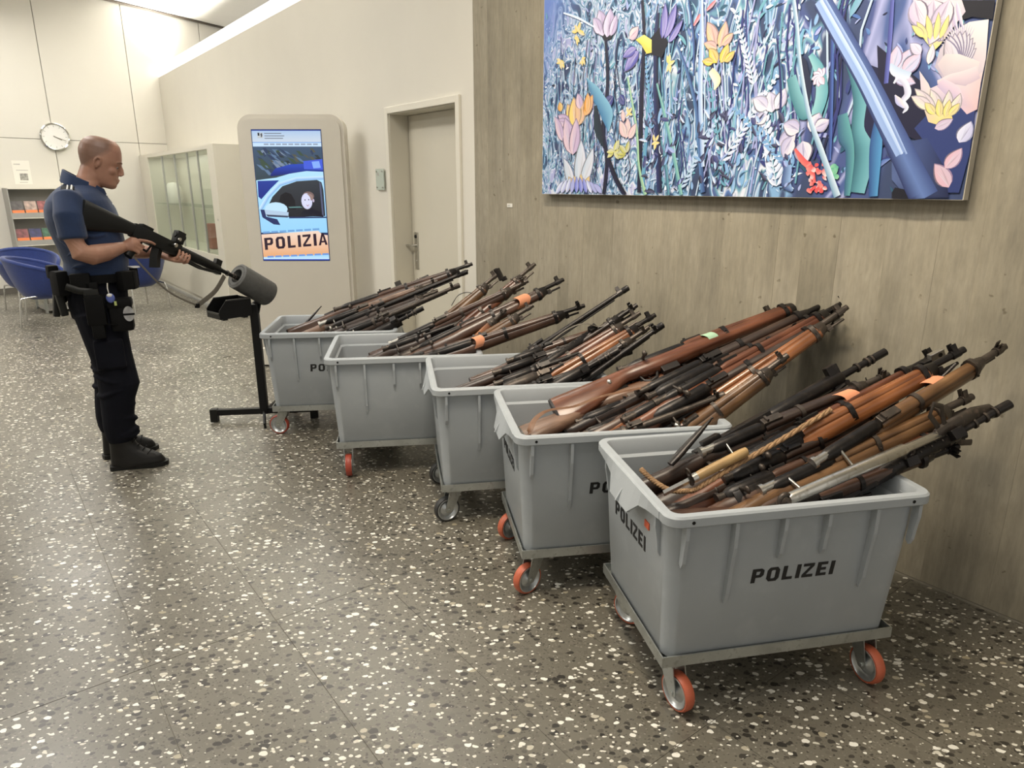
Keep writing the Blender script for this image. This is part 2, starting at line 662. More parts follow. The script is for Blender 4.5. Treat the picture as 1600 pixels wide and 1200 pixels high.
# door
dr = struct(empty('door_1', Wp((DA0 + DA1) / 2, 3.015, 0), ROTW), 'cream door set deep in the white partition')
hw = (DA1 - DA0) / 2
MB().cbox(-hw + 0.012, 0, 0.006, hw - 0.01, 0.045, DZ - 0.008, 0.002).obj('door_leaf', M_door, dr)
fr = MB()
fr.box(-hw - 0.001, -0.165, 0, -hw + 0.006, 0.05, DZ)
fr.box(hw - 0.006, -0.165, 0, hw + 0.001, 0.05, DZ)
fr.box(-hw, -0.165, DZ - 0.006, hw, 0.05, DZ + 0.001)
fr.obj('door_lining', M_door, dr)
tm = MB()
tm.cbox(-hw - 0.05, -0.185, 0, -hw, -0.163, DZ + 0.05, 0.004)
tm.cbox(hw, -0.185, 0, hw + 0.05, -0.163, DZ + 0.05, 0.004)
tm.cbox(-hw, -0.185, DZ, hw, -0.163, DZ + 0.05, 0.004)
tm.obj('door_casing', M_frame, dr)
hx = -hw + 0.085
hp = MB().cbox(hx - 0.024, -0.012, 0.86, hx + 0.024, 0.0, 1.17, 0.003).obj('handle_plate', M_steel, dr)
hd = MB()
hd.cyl((hx, -0.012, 1.06), (hx, -0.058, 1.06), 0.010)
hd.sweep([(hx + 0.006, -0.056, 1.06), (hx - 0.03, -0.058, 1.06), (hx - 0.115, -0.058, 1.058), (hx - 0.13, -0.05, 1.058)], 0.0095, 10)
hd.obj('lever_handle', M_steel, hp, 40)
MB().cyl((hx, -0.012, 1.135), (hx, -0.019, 1.135), 0.014).obj('lock_cylinder', M_black, hp, 40, 'dark lock cylinder')
MB().cyl((hx, -0.012, 0.93), (hx, -0.016, 0.93), 0.008).obj('key_hole', M_steel, hp, 40)

# far wall behind the seating corner
BW0 = Vector((-7.536, 10.234, 0))
AZB = R(42.5)
BD = Vector((math.sin(AZB), math.cos(AZB), 0))
BROT = math.atan2(BD.y, BD.x)                   # local x along the wall, local +y away from the room


def Bp(t, off=0.0, z=0.0):
    n = Vector((-BD.y, BD.x, 0))
    return BW0 + BD * t - n * off + Vector((0, 0, z))


wb = struct(MB().box(-4, 0.02, 0, 5.2, 0.2, 4.9).obj('wall_back', M_gap), 'white panelled far wall with the clock')
wb.location = BW0
wb.rotation_euler = (0, 0, BROT)
for i in range(-4, 5):
    t0 = 1.04 + (i - 1) * 1.2
    for z0, z1 in ((0.09, 2.205), (2.213, 4.9)):
        MB().box(t0 + 0.005, 0, z0, t0 + 1.195, 0.022, z1).obj('wall_panel', M_panel, wb)
sk = struct(MB().box(-4, -0.006, 0, 2.6, 0.018, 0.085).obj('baseboard_back', M_skirt))
sk.location = BW0
sk.rotation_euler = (0, 0, BROT)

# ceiling: plane falling slightly towards the right along the far wall
def cz(p):
    return 4.405 - 0.068 * ((Vector(p) - BW0).dot(BD))


ce = MB()
cor = [Wp(-15.5, -7.0), Wp(4.0, -7.0), Wp(4.0, 6.0), Wp(-15.5, 6.0)]
ce.add([Vector((p.x, p.y, cz(p))) for p in cor] + [Vector((p.x, p.y, cz(p) + 0.2)) for p in cor],
       [(0, 1, 2, 3), (7, 6, 5, 4), (0, 4, 5, 1), (1, 5, 6, 2), (2, 6, 7, 3), (3, 7, 4, 0)])
struct(ce.obj('ceiling', M_ceil), 'white ceiling')
tk = MB()
p0, p1 = Bp(-3, 0.03), Bp(5, 0.03)
tk.sweep([(p0.x, p0.y, cz(p0) - 0.012), (p1.x, p1.y, cz(p1) - 0.012)], [(0.03, 0.02)] * 2, 4)
struct(tk.obj('trim_2', M_track), 'dark shadow joint between far wall and ceiling')

# ---------------------------------------------------------------- built-in showcase
CA0, CA1, CV = -13.12, -8.80, 2.387
cb = tag(empty('display_cabinet', Wp(-8.80, CV, 0), ROTW), 'long built-in white display cabinet with sliding glass doors along the partition', 'cabinet')
W_ = CA1 - CA0          # local a from -W_ to 0, depth 0..0.463
gx0, gx1, gz0, gz1 = -12.47 + 8.80, -9.07 + 8.80, 0.715, 1.965
c = MB()
c.box(-W_, 0, 0.08, 0, 0.463, gz0)
c.box(-W_, 0, gz1, 0, 0.463, 2.013)
c.box(-W_, 0, gz0, gx0, 0.463, gz1)
c.box(gx1, 0, gz0, 0, 0.463, gz1)
c.box(gx0, 0.42, gz0, gx1, 0.463, gz1)
c.obj('carcass', M_cab, cb)
MB().box(-W_, 0.02, 0, -0.02, 0.46, 0.08).obj('plinth', M_cab, cb)
MB().box(-W_, -0.012, 0.0, 0.0, 0.02, 0.03).obj('floor_strip', M_rackgrey, cb)
gm, gnt, gb = nodes('showcase_glass')
tb_n = N(gnt, 'ShaderNodeBsdfTransparent')
tb_n.inputs[0].default_value = (0.90, 0.93, 0.90, 1)
gl_n = N(gnt, 'ShaderNodeBsdfGlossy')
gl_n.inputs['Roughness'].default_value = 0.03
mx_n = N(gnt, 'ShaderNodeMixShader')
fr_n = N(gnt, 'ShaderNodeLayerWeight')
fr_n.inputs[0].default_value = 0.5
fr_r = ramp(gnt, [(0.0, (0.03, 0.03, 0.03)), (0.7, (0.07, 0.07, 0.07)), (1.0, (0.4, 0.4, 0.4))])
gnt.links.new(fr_n.outputs['Facing'], fr_r.inputs[0])
gnt.links.new(fr_r.outputs[0], mx_n.inputs[0])
gnt.links.new(tb_n.outputs[0], mx_n.inputs[1])
gnt.links.new(gl_n.outputs[0], mx_n.inputs[2])
gnt.links.new(mx_n.outputs[0], gnt.nodes['Material Output'].inputs[0])
M_glass = gm
npan = 5
edges = [228, 244, 261, 281, 301, 321]
cuts = [gx0, gx0 + 0.93, gx0 + 1.69, gx0 + 2.38, gx0 + 2.90, gx1]
for i in range(5):
    pn = MB().box(cuts[i] + 0.01, 0.012, gz0 + 0.01, cuts[i + 1] - 0.01, 0.018, gz1 - 0.01).obj('glass_door', M_glass, cb)
    MB().box(cuts[i + 1] - 0.014, 0.004, gz0 + 0.006, cuts[i + 1] + 0.014, 0.026, gz1 - 0.006).obj('door_edge', M_rackgrey if i < 4 else M_cab, pn)
MB().box(gx0, 0.04, 1.28, gx1, 0.40, 1.286).obj('glass_shelf', M_glass, cb)
MB().cyl((-0.12, -0.004, 1.155), (-0.12, 0.001, 1.155), 0.014).obj('lock', M_steel, cb)
grey_cloth = simple('exhibit_grey', (0.10, 0.12, 0.13), 0.7)


def exhibit(a_, z_, mb, name, mat, label, cat):
    o = mb.obj(name, mat, None, 40)
    o.location = Wp(a_, CV + 0.25, z_)
    o.rotation_euler = (0, 0, ROTW)
    return tag(o, label, cat)


s = MB()
s.lathe([(0.0, 0), (0.07, 0), (0.075, 0.03), (0.03, 0.05), (0.03, 0.16), (0.05, 0.2), (0, 0.21)], 14)
exhibit(-12.15, 1.50, MB().lathe([(0, 0), (0.1, 0), (0.12, 0.06), (0.12, 0.22), (0.07, 0.3), (0, 0.31)], 16), 'white_cap', M_paper, 'white rounded cap in the leftmost bay of the display cabinet', 'cap').location.z = 1.287
exhibit(-9.62, 1.287, MB().lathe([(0, 0), (0.05, 0), (0.05, 0.01), (0.012, 0.02), (0.012, 0.16), (0.045, 0.20), (0.055, 0.25), (0.03, 0.30), (0, 0.31)], 16), 'small_trophy', M_paper, 'small white trophy on the upper shelf of the display cabinet', 'trophy')
exhibit(-9.45, 0.716, MB().cbox(-0.16, -0.03, 0, 0.16, 0.0, 0.30, 0.006), 'framed_document', grey_cloth, 'dark grey framed document standing low in the display cabinet', 'frame')
exhibit(-10.2, 0.716, MB().cbox(-0.09, -0.05, 0, 0.09, 0.05, 0.34, 0.02), 'red_booklet', simple('faded_red', (0.42, 0.18, 0.14), 0.7), 'small faded red box in the middle of the display cabinet', 'box')
exhibit(-9.16, 0.716, MB().lathe([(0, 0), (0.10, 0), (0.15, 0.04), (0.17, 0.13), (0.165, 0.135), (0.02, 0.05), (0, 0.05)], 18), 'grey_bowl', grey_cloth, 'grey blue bowl in the rightmost bay of the display cabinet', 'bowl')

# ---------------------------------------------------------------- flat pictures made of coloured shapes
class Paint:
    """shapes laid over each other on a plane; every shape sits a hair in front of the last"""
    def __init__(self, step=1.2e-5):
        self.v, self.f, self.c = [], [], []
        self.k = 0
        self.step = step
        self.lim = None

    def clip(self, x, z):
        if self.lim:
            return min(max(x, self.lim[0]), self.lim[1]), min(max(z, self.lim[2]), self.lim[3])
        return x, z

    def poly(self, pts, cols):
        pts = [self.clip(*q) for q in pts]
        self.k += 1
        y = -self.k * self.step
        o = len(self.v)
        n = len(pts)
        if isinstance(cols[0], (int, float)):
            cols = [cols] * n
        self.v += [(p[0], y, p[1]) for p in pts]
        self.c += [tuple(q) for q in cols]
        self.f.append(tuple(range(o, o + n)))
        return self

    def ribbon(self, pts, widths, c0, c1, split=None):
        """band along a path: left edge colour c0, right edge colour c1"""
        self.k += 1
        y = -self.k * self.step
        o = len(self.v)
        m = len(pts)
        P = [Vector((p[0], p[1])) for p in pts]
        for i, p in enumerate(P):
            t = P[min(i + 1, m - 1)] - P[max(i - 1, 0)]
            if t.length < 1e-9:
                t = Vector((0, 1))
            t.normalize()
            s = Vector((-t.y, t.x)) * (widths[i] / 2)
            for q, col in ((p + s, c0), (p, tuple((a_ + b2) / 2 for a_, b2 in zip(c0, c1)) if split is None else split), (p - s, c1)):
                cx_, cz_ = self.clip(q.x, q.y)
                self.v.append((cx_, y, cz_))
                self.c.append(tuple(col))
        for i in range(m - 1):
            b = o + 3 * i
            self.f.append((b, b + 1, b + 4, b + 3))
            self.f.append((b + 1, b + 2, b + 5, b + 4))
        return self

    def obj(self, name, mat, parent):
        me = bpy.data.meshes.new(name)
        me.from_pydata(self.v, [], self.f)
        at = me.color_attributes.new('paint', 'FLOAT_COLOR', 'POINT')
        arr = np.ones((len(self.v), 4), dtype=np.float32)
        arr[:, :3] = np.clip(np.array(self.c, dtype=np.float32), 0, 4)
        if mat.name.startswith('oil'):
            arr[:, :3] *= np.array([0.90, 0.95, 1.04], dtype=np.float32)
        at.data.foreach_set('color', arr.ravel())
        me.materials.append(mat)
        o = bpy.data.objects.new(name, me)
        COL.objects.link(o)
        o.parent = parent
        o['kind'] = 'stuff'
        return o


def srgb(*c):
    return tuple((x / 255 / 12.92) if x / 255 <= 0.04045 else ((x / 255 + 0.055) / 1.055) ** 2.4 for x in c)


def mixc(a_, b2, t):
    return tuple(x * (1 - t) + y * t for x, y in zip(a_, b2))


def leaf(P, x, y, ang, ln, wd, c0, c1, bend=0.0, n=6):
    pts, ws = [], []
    for i in range(n + 1):
        t = i / n
        aa = ang + bend * t
        if i:
            x += math.cos(aa) * ln / n
            y += math.sin(aa) * ln / n
        pts.append((x, y))
        ws.append(max(wd * (math.sin(PI * (t ** 0.8)) ** 0.8 if 0 < t < 1 else 0), wd * 0.03))
    P.ribbon(pts, ws, c0, c1)
    return x, y


def blob(P, x, y, rx, ry, rot, c0, c1, n=14, rnd=None):
    pts, cols = [], []
    for i in range(n):
        a_ = 2 * PI * i / n
        k = 1 + (rnd.uniform(-0.18, 0.18) if rnd else 0)
        u, w = rx * k * math.cos(a_), ry * k * math.sin(a_)
        pts.append((x + u * math.cos(rot) - w * math.sin(rot), y + u * math.sin(rot) + w * math.cos(rot)))
        cols.append(mixc(c0, c1, 0.5 + 0.5 * math.cos(a_)))
    P.poly(pts, cols)


# ---------------------------------------------------------------- the big painting
# canvas: along the wall a from -3.375 to -1.057, bottom at 1.50
PT = tag(empty('flower_painting', Wp(-3.375, 2.80, 1.50), ROTW), 'large blue painting of meadow flowers and stems on the concrete wall', 'painting')
CW, CHh = 2.318, 1.55
MB().box(0.003, 0.002, 0.002, CW - 0.003, 0.048, CHh).obj('stretcher', M_black, PT, label='dark back of the canvas')
M_canvas = simple('canvas_edge', (0.52, 0.48, 0.40), 0.8)
cv = MB()
cv.box(-0.001, 0.0, 0, CW + 0.001, 0.040, CHh + 0.001)
cv.obj('canvas', M_canvas, PT, label='beige canvas edge')


def cvx(x, y):
    """sketch units (photo-like grid, x 847..1531, y 303..0) to metres on the canvas"""
    # homography fitted from the four corners of the visible part
    d = HG[6] * x + HG[7] * y + 1
    return ((HG[0] * x + HG[1] * y + HG[2]) / d, (HG[3] * x + HG[4] * y + HG[5]) / d)


src = [(847, 303), (1505, 312), (851, 0), (1557, 0)]
dst = [(0.0, 0.0), (2.318, 0.0), (0.003, 1.056), (2.316, 0.633)]
A_, b_v = [], []
for (x, y), (u, w) in zip(src, dst):
    A_.append([x, y, 1, 0, 0, 0, -u * x, -u * y]); b_v.append(u)
    A_.append([0, 0, 0, x, y, 1, -w * x, -w * y]); b_v.append(w)
HG = np.linalg.solve(np.array(A_, float), np.array(b_v, float)).tolist()

NAVY, INDIGO, BLUE, SKY, ICE, LAV = srgb(24, 26, 62), srgb(52, 58, 122), srgb(78, 112, 172), srgb(132, 176, 214), srgb(206, 224, 240), srgb(176, 178, 222)
TEAL, DTEAL, WHITE, CREAM, PINK, YEL, ORG, REDP = srgb(110, 168, 182), srgb(44, 88, 112), srgb(240, 242, 250), srgb(236, 222, 216), srgb(226, 180, 190), srgb(240, 210, 90), srgb(236, 160, 60), srgb(222, 84, 84)
BLACK = srgb(16, 16, 30)
rp = random.Random(5)
P = Paint()
P.lim = (0.002, CW - 0.002, 0.002, CHh - 0.002)
# ground: painted meadow texture, finer at the left, broad strokes at the right
def meadow():
    m, nt, b = nodes('meadow_underpainting')
    L = nt.links.new
    tc = N(nt, 'ShaderNodeTexCoord')
    sep = N(nt, 'ShaderNodeSeparateXYZ')
    L(tc.outputs['Object'], sep.inputs[0])

    def strokes(scale, sx, sz, warp, seed, stops):
        mp = N(nt, 'ShaderNodeMapping')
        mp.inputs['Scale'].default_value = (sx, 1, sz)
        mp.inputs['Location'].default_value = (seed, seed * 2, seed * 3)
        L(tc.outputs['Object'], mp.inputs[0])
        n = N(nt, 'ShaderNodeTexNoise')
        n.inputs['Scale'].default_value = scale
        n.inputs['Detail'].default_value = 1.5
        n.inputs['Roughness'].default_value = 0.45
        n.inputs['Distortion'].default_value = warp
        L(mp.outputs[0], n.inputs['Vector'])
        r = ramp(nt, stops)
        L(n.outputs['Fac'], r.inputs[0])
        return r.outputs[0]
    fine = strokes(7.5, 1.35, 0.75, 2.2, 1.3, [(0.30, NAVY), (0.36, DTEAL), (0.41, SKY), (0.44, WHITE), (0.47, BLUE), (0.50, ICE), (0.53, TEAL), (0.555, INDIGO), (0.58, SKY), (0.62, WHITE), (0.68, LAV)])
    mid = strokes(4.6, 1.5, 0.6, 1.8, 4.7, [(0.30, BLACK), (0.38, NAVY), (0.43, DTEAL), (0.46, SKY), (0.49, ICE), (0.51, INDIGO), (0.55, TEAL), (0.58, WHITE), (0.61, BLUE), (0.66, NAVY), (0.72, SKY)])
    broad = strokes(2.2, 1.3, 0.7, 1.2, 8.1, [(0.30, BLACK), (0.42, NAVY), (0.48, srgb(50, 60, 112)), (0.52, INDIGO), (0.56, LAV), (0.60, srgb(60, 80, 140)), (0.68, NAVY)])
    pick = N(nt, 'ShaderNodeTexNoise')
    pick.inputs['Scale'].default_value = 5
    L(tc.outputs['Object'], pick.inputs['Vector'])

    def fac(x0, x1):
        mr = N(nt, 'ShaderNodeMapRange')
        mr.inputs[1].default_value = x0
        mr.inputs[2].default_value = x1
        L(sep.outputs[0], mr.inputs[0])
        ad = N(nt, 'ShaderNodeMath', operation='ADD')
        L(mr.outputs[0], ad.inputs[0])
        L(pick.outputs['Fac'], ad.inputs[1])
        r = ramp(nt, [(0.84, (0, 0, 0)), (0.88, (1, 1, 1))])
        hv = N(nt, 'ShaderNodeMath', operation='MULTIPLY')
        hv.inputs[1].default_value = 0.8
        L(ad.outputs[0], hv.inputs[0])
        L(hv.outputs[0], r.inputs[0])
        return r.outputs[0]
    c = mix(nt, fac(0.1, 1.5), fine, mid)
    c = mix(nt, fac(1.0, 2.2), c, broad)
    # violet blue sky, upper left corner
    d = N(nt, 'ShaderNodeMath', operation='MULTIPLY_ADD')
    L(sep.outputs[2], d.inputs[0])
    d.inputs[1].default_value = 0.55
    L(sep.outputs[0], d.inputs[2])
    d.inputs[1].default_value = -0.55
    r = ramp(nt, [(0.0, (1, 1, 1)), (0.30, (0, 0, 0))])
    sh = N(nt, 'ShaderNodeMath', operation='ADD')
    sh.inputs[1].default_value = 0.52
    L(d.outputs[0], sh.inputs[0])
    L(sh.outputs[0], r.inputs[0])
    c = mix(nt, r.outputs[0], c, srgb(96, 126, 204))
    c = mix(nt, 0.2, c, srgb(104, 134, 190))
    L(c, b.inputs['Base Color'])
    b.inputs['Roughness'].default_value = 0.5
    return m


gr = MB().add([(0.002, 0, 0.002), (CW - 0.002, 0, 0.002), (CW - 0.002, 0, CHh), (0.002, 0, CHh)], [(0, 1, 2, 3)]).obj('underpainting', meadow(), PT)
gr.location.y = -0.0008
P.step = 1.6e-6
P.k = 1


def field(num, smin, smax, pal, ylo, yhi, xlo=0.0, xhi=1.0, upright=0.5, ell=3.0):
    for _ in range(num):
        u, w = rp.uniform(xlo, xhi), rp.uniform(ylo, yhi)
        if u < 0.13 and w > 0.60 and rp.random() < 0.75:
            continue
        s_ = smin + (smax - smin) * rp.random() ** 2
        s_ *= 0.55 + 0.75 * u + 0.35 * (1 - w)
        ang = PI / 2 + rp.gauss(0, upright)
        c0 = rp.choice(pal)
        c1 = mixc(c0, rp.choice(pal), 0.35)
        x, y = u * CW, w * CHh
        ex = s_ * math.cos(ang)
        if not (0.01 < x < CW - 0.01 and 0.01 < y < CHh - s_ - 0.01 and 0.01 < x + ex * 1.2 < CW - 0.01):
            continue
        leaf(P, x, y, ang, s_, s_ / ell * rp.uniform(0.5, 1.2), c0, c1, rp.uniform(-0.9, 0.9), 5)


for _r in range(5):
    field(120, 0.02, 0.06, [BLUE, SKY, TEAL, LAV, SKY], 0.0, 0.95)
    field(110, 0.012, 0.05, [NAVY, INDIGO, DTEAL], 0.0, 0.95, 0.0, 1.0, 0.7)
    field(330, 0.010, 0.036, [ICE, WHITE, LAV, ICE, SKY, WHITE, srgb(190, 206, 232)], 0.0, 0.95, 0.0, 0.72, 0.9, 2.6)
    field(30, 0.04, 0.10, [SKY, TEAL, ICE, LAV], 0.0, 0.9, 0.15, 0.8, 0.35, 5)
# upright stems of the meadow
for _ in range(110):
    u = rp.uniform(0.02, 0.8)
    x = u * CW
    y = rp.uniform(0.0, 0.3)
    h = rp.uniform(0.25, 0.75)
    dx = rp.uniform(-0.08, 0.08)
    c0 = rp.choice([ICE, SKY, TEAL, INDIGO, NAVY, LAV])
    P.ribbon([(max(0.01, min(CW - 0.01, x + dx * t + 0.02 * math.sin(6 * t))), y + h * t) for t in (0, .25, .5, .75, 1)], [0.004 + 0.006 * u] * 5, c0, mixc(c0, NAVY, 0.35))
# feathery fronds
for (fx, fy, tx, ty, sz) in [(975, 300, 985, 120, 9), (1135, 290, 1100, 60, 10), (1215, 290, 1190, 150, 16), (1130, 250, 1215, 120, 12), (1060, 300, 1120, 190, 11),
                             (1240, 260, 1150, 170, 12), (1020, 200, 1010, 90, 8), (1330, 290, 1370, 200, 9), (905, 310, 930, 220, 8), (1180, 130, 1150, 20, 9)]:
    c0 = rp.choice([ICE, SKY, WHITE, TEAL])
    pa = [(fx + (tx - fx) * t, fy + (ty - fy) * t) for t in [i / 14 for i in range(15)]]
    P.ribbon([cvx(*q) for q in pa[::2]], [0.006] * len(pa[::2]), c0, TEAL)
    ang0 = math.atan2(-(ty - fy), tx - fx)
    for i, q in enumerate(pa):
        if q[1] > 298:
            continue
        X, Y = cvx(*q)
        for sgn in (-1, 1):
            leaf(P, X, Y, ang0 + sgn * 0.95, sz * 0.0042 * (1.15 - i / 16), sz * 0.0012, c0, mixc(c0, BLUE, 0.4), -sgn * 0.5, 4)


def pp(pts, cols):
    P.poly([cvx(*q) for q in pts], cols)


def mpp(x, y):
    """metres per sketch unit at a point"""
    a_, b2, c_ = cvx(x, y), cvx(x + 1, y), cvx(x, y + 1)
    return math.sqrt(abs(b2[0] - a_[0]) * abs(c_[1] - a_[1]))


def rb(pts, w, c0, c1, split=None):
    if 2 < len(pts) < 12:          # round the path
        q, ww = [], []
        m = len(pts)
        for i in range(m - 1):
            a_, b2, c_, d_ = pts[max(i - 1, 0)], pts[i], pts[i + 1], pts[min(i + 2, m - 1)]
            for k in range(5):
                t = k / 5
                q.append(tuple(0.5 * (2 * b2[j] + (c_[j] - a_[j]) * t + (2 * a_[j] - 5 * b2[j] + 4 * c_[j] - d_[j]) * t * t + (3 * b2[j] - a_[j] - 3 * c_[j] + d_[j]) * t ** 3) for j in (0, 1)))
                ts = t * t * (3 - 2 * t)
                ww.append(w[i] * (1 - ts) + w[i + 1] * ts)
        pts, w = q + [pts[-1]], ww + [w[-1]]
    P.ribbon([cvx(*q) for q in pts], [x * mpp(*q) for x, q in zip(w, pts)], c0, c1, split)


def petal(x, y, ang, ln, wd, c0, c1, bend=0.2):
    X, Y = cvx(x, y)
    k = mpp(x, y)
    if wd > 6:
        leaf(P, X, Y, R(ang), ln * k * 1.04, wd * k * 1.22, mixc(c1, NAVY, 0.75), mixc(c0, INDIGO, 0.6), bend, 7)
    e_ = leaf(P, X, Y, R(ang), ln * k, wd * k, c0, mixc(c1, LAV, 0.25), bend, 7)
    if wd > 9:
        for o_ in (-0.22, 0.05, 0.25):
            leaf(P, X + 0.001, Y + 0.002, R(ang) + o_ * 0.5, ln * k * 0.82, wd * k * 0.09, mixc(c0, WHITE, 0.5) if o_ > 0 else mixc(c1, INDIGO, 0.4), mixc(c1, INDIGO, 0.25), bend, 5)
    return e_


# dark hollows, right part
pp([(1345, 95), (1385, 110), (1412, 140), (1405, 200), (1375, 235), (1350, 205), (1352, 150)], NAVY)
pp([(1372, 70), (1420, 110), (1470, 150), (1475, 205), (1440, 220), (1400, 205), (1375, 160)], srgb(22, 22, 52))
pp([(1430, 200), (1505, 120), (1530, 130), (1518, 240), (1500, 300), (1478, 300), (1468, 250)], srgb(44, 58, 112))
pp([(1395, 225), (1450, 215), (1478, 262), (1484, 308), (1420, 309), (1395, 280)], [srgb(70, 88, 130), srgb(52, 66, 112), srgb(26, 34, 72), srgb(22, 30, 66), srgb(40, 54, 96), srgb(84, 100, 144)])
pp([(1500, 0), (1556, 0), (1552, 30), (1520, 26), (1496, 34)], BLACK)
pp([(1395, 300), (1400, 292), (1440, 300), (1446, 310), (1395, 309)], BLACK)
# large pale blossom upper right
pp([(1428, 0), (1504, 0), (1510, 18), (1488, 46), (1470, 70), (1460, 80), (1446, 62), (1434, 34)], [srgb(226, 206, 214), srgb(232, 214, 214), srgb(214, 196, 204), srgb(196, 178, 198), srgb(240, 220, 140), srgb(244, 224, 110), srgb(240, 222, 150), srgb(222, 200, 216)])
pp([(1462, 104), (1470, 76), (1490, 50), (1516, 34), (1546, 30), (1543, 90), (1534, 128), (1510, 142), (1482, 134)], [srgb(190, 176, 188), srgb(206, 192, 198), srgb(222, 208, 208), srgb(236, 226, 220), srgb(240, 232, 226), srgb(222, 206, 206), srgb(206, 188, 192), srgb(196, 178, 190), srgb(186, 170, 186)])
pp([(1450, 140), (1476, 128), (1510, 134), (1536, 112), (1530, 170), (1512, 178), (1494, 158), (1472, 160)], [srgb(220, 196, 206), srgb(236, 216, 214), srgb(230, 204, 204), srgb(226, 200, 196), srgb(222, 186, 184), srgb(226, 190, 192), srgb(206, 184, 202), srgb(200, 180, 200)])
pp([(1438, 110), (1452, 130), (1464, 158), (1486, 170), (1490, 186), (1472, 196), (1452, 190), (1442, 160)], [srgb(220, 204, 206), srgb(228, 212, 206), srgb(236, 220, 190), srgb(238, 214, 140), srgb(236, 206, 120), srgb(240, 214, 120), srgb(226, 200, 150), srgb(206, 192, 200)])
for i in range(16):
    an = 20 + i * 6
    petal(1478 + i * 3.2, 112 - 1.2 * i, an + 34, 70, 5.5, srgb(240, 230, 224), srgb(178, 160, 180), 0.2)
for i in range(9):
    petal(1440 + i * 7, 2, 275 + i * 3 - 12, 52, 6, srgb(244, 232, 232), srgb(186, 164, 196), 0.15)
for (x, y, an, ln, wd) in [(1440, 10, 300, 70, 30), (1460, 0, 280, 66, 34), (1485, 0, 250, 62, 30), (1430, 0, 290, 50, 26), (1478, 30, 235, 40, 24)]:
    petal(x, y, an, ln, wd, srgb(240, 222, 220), srgb(214, 190, 206))
for (x, y, an, ln) in [(1455, 62, 100, 40), (1450, 62, 118, 36), (1462, 62, 84, 40), (1445, 58, 130, 30), (1470, 60, 70, 34)]:
    petal(x, y, an, ln, 9, srgb(244, 226, 130), srgb(240, 212, 110))
for i in range(9):
    an = 32 + i * 9
    petal(1476 + i * 2, 118 - i, an, 62 - abs(i - 4) * 2, 20, mixc(srgb(226, 208, 204), srgb(196, 180, 190), i / 9), srgb(238, 226, 220), 0.25)
pp([(1466, 100), (1478, 122), (1500, 132), (1528, 118), (1532, 96), (1500, 84), (1478, 84)], [srgb(214, 196, 196), srgb(200, 184, 190), srgb(190, 176, 190), srgb(206, 190, 196), srgb(228, 214, 208), srgb(232, 220, 214), srgb(222, 208, 204)])
rb([(1466, 128), (1490, 122), (1512, 120), (1530, 112)], [6, 16, 24, 22], srgb(236, 214, 212), srgb(204, 182, 192))
rb([(1470, 128), (1490, 142), (1506, 154)], [14, 20, 4], srgb(234, 206, 212), srgb(196, 176, 200))
for (x, y, an, ln) in [(1470, 180, 110, 46), (1478, 182, 84, 40), (1486, 180, 66, 34), (1462, 176, 126, 54), (1456, 170, 140, 40)]:
    petal(x, y, an, ln, 15, srgb(242, 226, 196), srgb(226, 206, 200), 0.2)
for (x, y, an, ln) in [(1470, 182, 100, 28), (1478, 182, 80, 26), (1484, 180, 50, 22), (1462, 178, 130, 26)]:
    petal(x, y, an, ln, 11, srgb(242, 222, 120), srgb(238, 210, 120), 0.1)
# cup blossom
for (x, y, an, ln, wd) in [(1404, 112, 60, 34, 24), (1396, 108, 80, 34, 20), (1412, 112, 40, 34, 22), (1400, 118, 330, 36, 16)]:
    petal(x, y, an, ln, wd, srgb(228, 190, 204), srgb(206, 212, 230))
rb([(1392, 100), (1402, 112), (1424, 118)], [6, 14, 10], srgb(190, 206, 224), srgb(222, 226, 238))
petal(1452, 100, 80, 30, 11, CREAM, srgb(230, 222, 226))
petal(1440, 84, 130, 26, 14, srgb(214, 200, 216), srgb(238, 230, 236))
petal(1484, 292, 120, 46, 22, PINK, srgb(226, 190, 190))
petal(1478, 262, 50, 36, 20, PINK, srgb(230, 196, 200))
petal(1500, 222, 62, 34, 22, srgb(226, 224, 238), srgb(206, 200, 222))
petal(1462, 200, 20, 28, 14, srgb(206, 180, 200), srgb(226, 204, 212))
# white curl in the dark hollow
rb([(1398, 130), (1406, 122), (1416, 130), (1420, 146), (1412, 158), (1418, 168), (1412, 176)], [3, 7, 9, 11, 9, 7, 2], WHITE, srgb(190, 186, 206))
rb([(1400, 148), (1406, 158), (1414, 168)], [2, 10, 3], CREAM, LAV)
# teal lily leaves
rb([(1318, 75), (1332, 105), (1345, 150), (1342, 200), (1352, 240), (1340, 300)], [4, 14, 22, 20, 30, 26], srgb(120, 178, 184), srgb(46, 96, 110), srgb(92, 152, 160))
rb([(1318, 178), (1322, 210), (1330, 240), (1325, 305)], [16, 22, 14, 10], srgb(96, 160, 160), srgb(48, 88, 120))
rb([(1374, 180), (1370, 230), (1366, 306)], [10, 20, 14], srgb(84, 150, 196), srgb(40, 74, 130))
rb([(1238, 120), (1246, 150), (1258, 175), (1268, 182)], [16, 18, 22, 4], srgb(130, 184, 188), srgb(60, 120, 130))
rb([(1268, 85), (1282, 110), (1286, 145), (1278, 175), (1268, 184)], [8, 16, 20, 18, 4], srgb(96, 160, 170), srgb(150, 200, 200))
pp([(1252, 84), (1262, 95), (1270, 130), (1266, 172), (1258, 150), (1255, 120)], srgb(34, 40, 66))
rb([(1258, 45), (1250, 70), (1256, 84)], [4, 10, 3], TEAL, SKY)
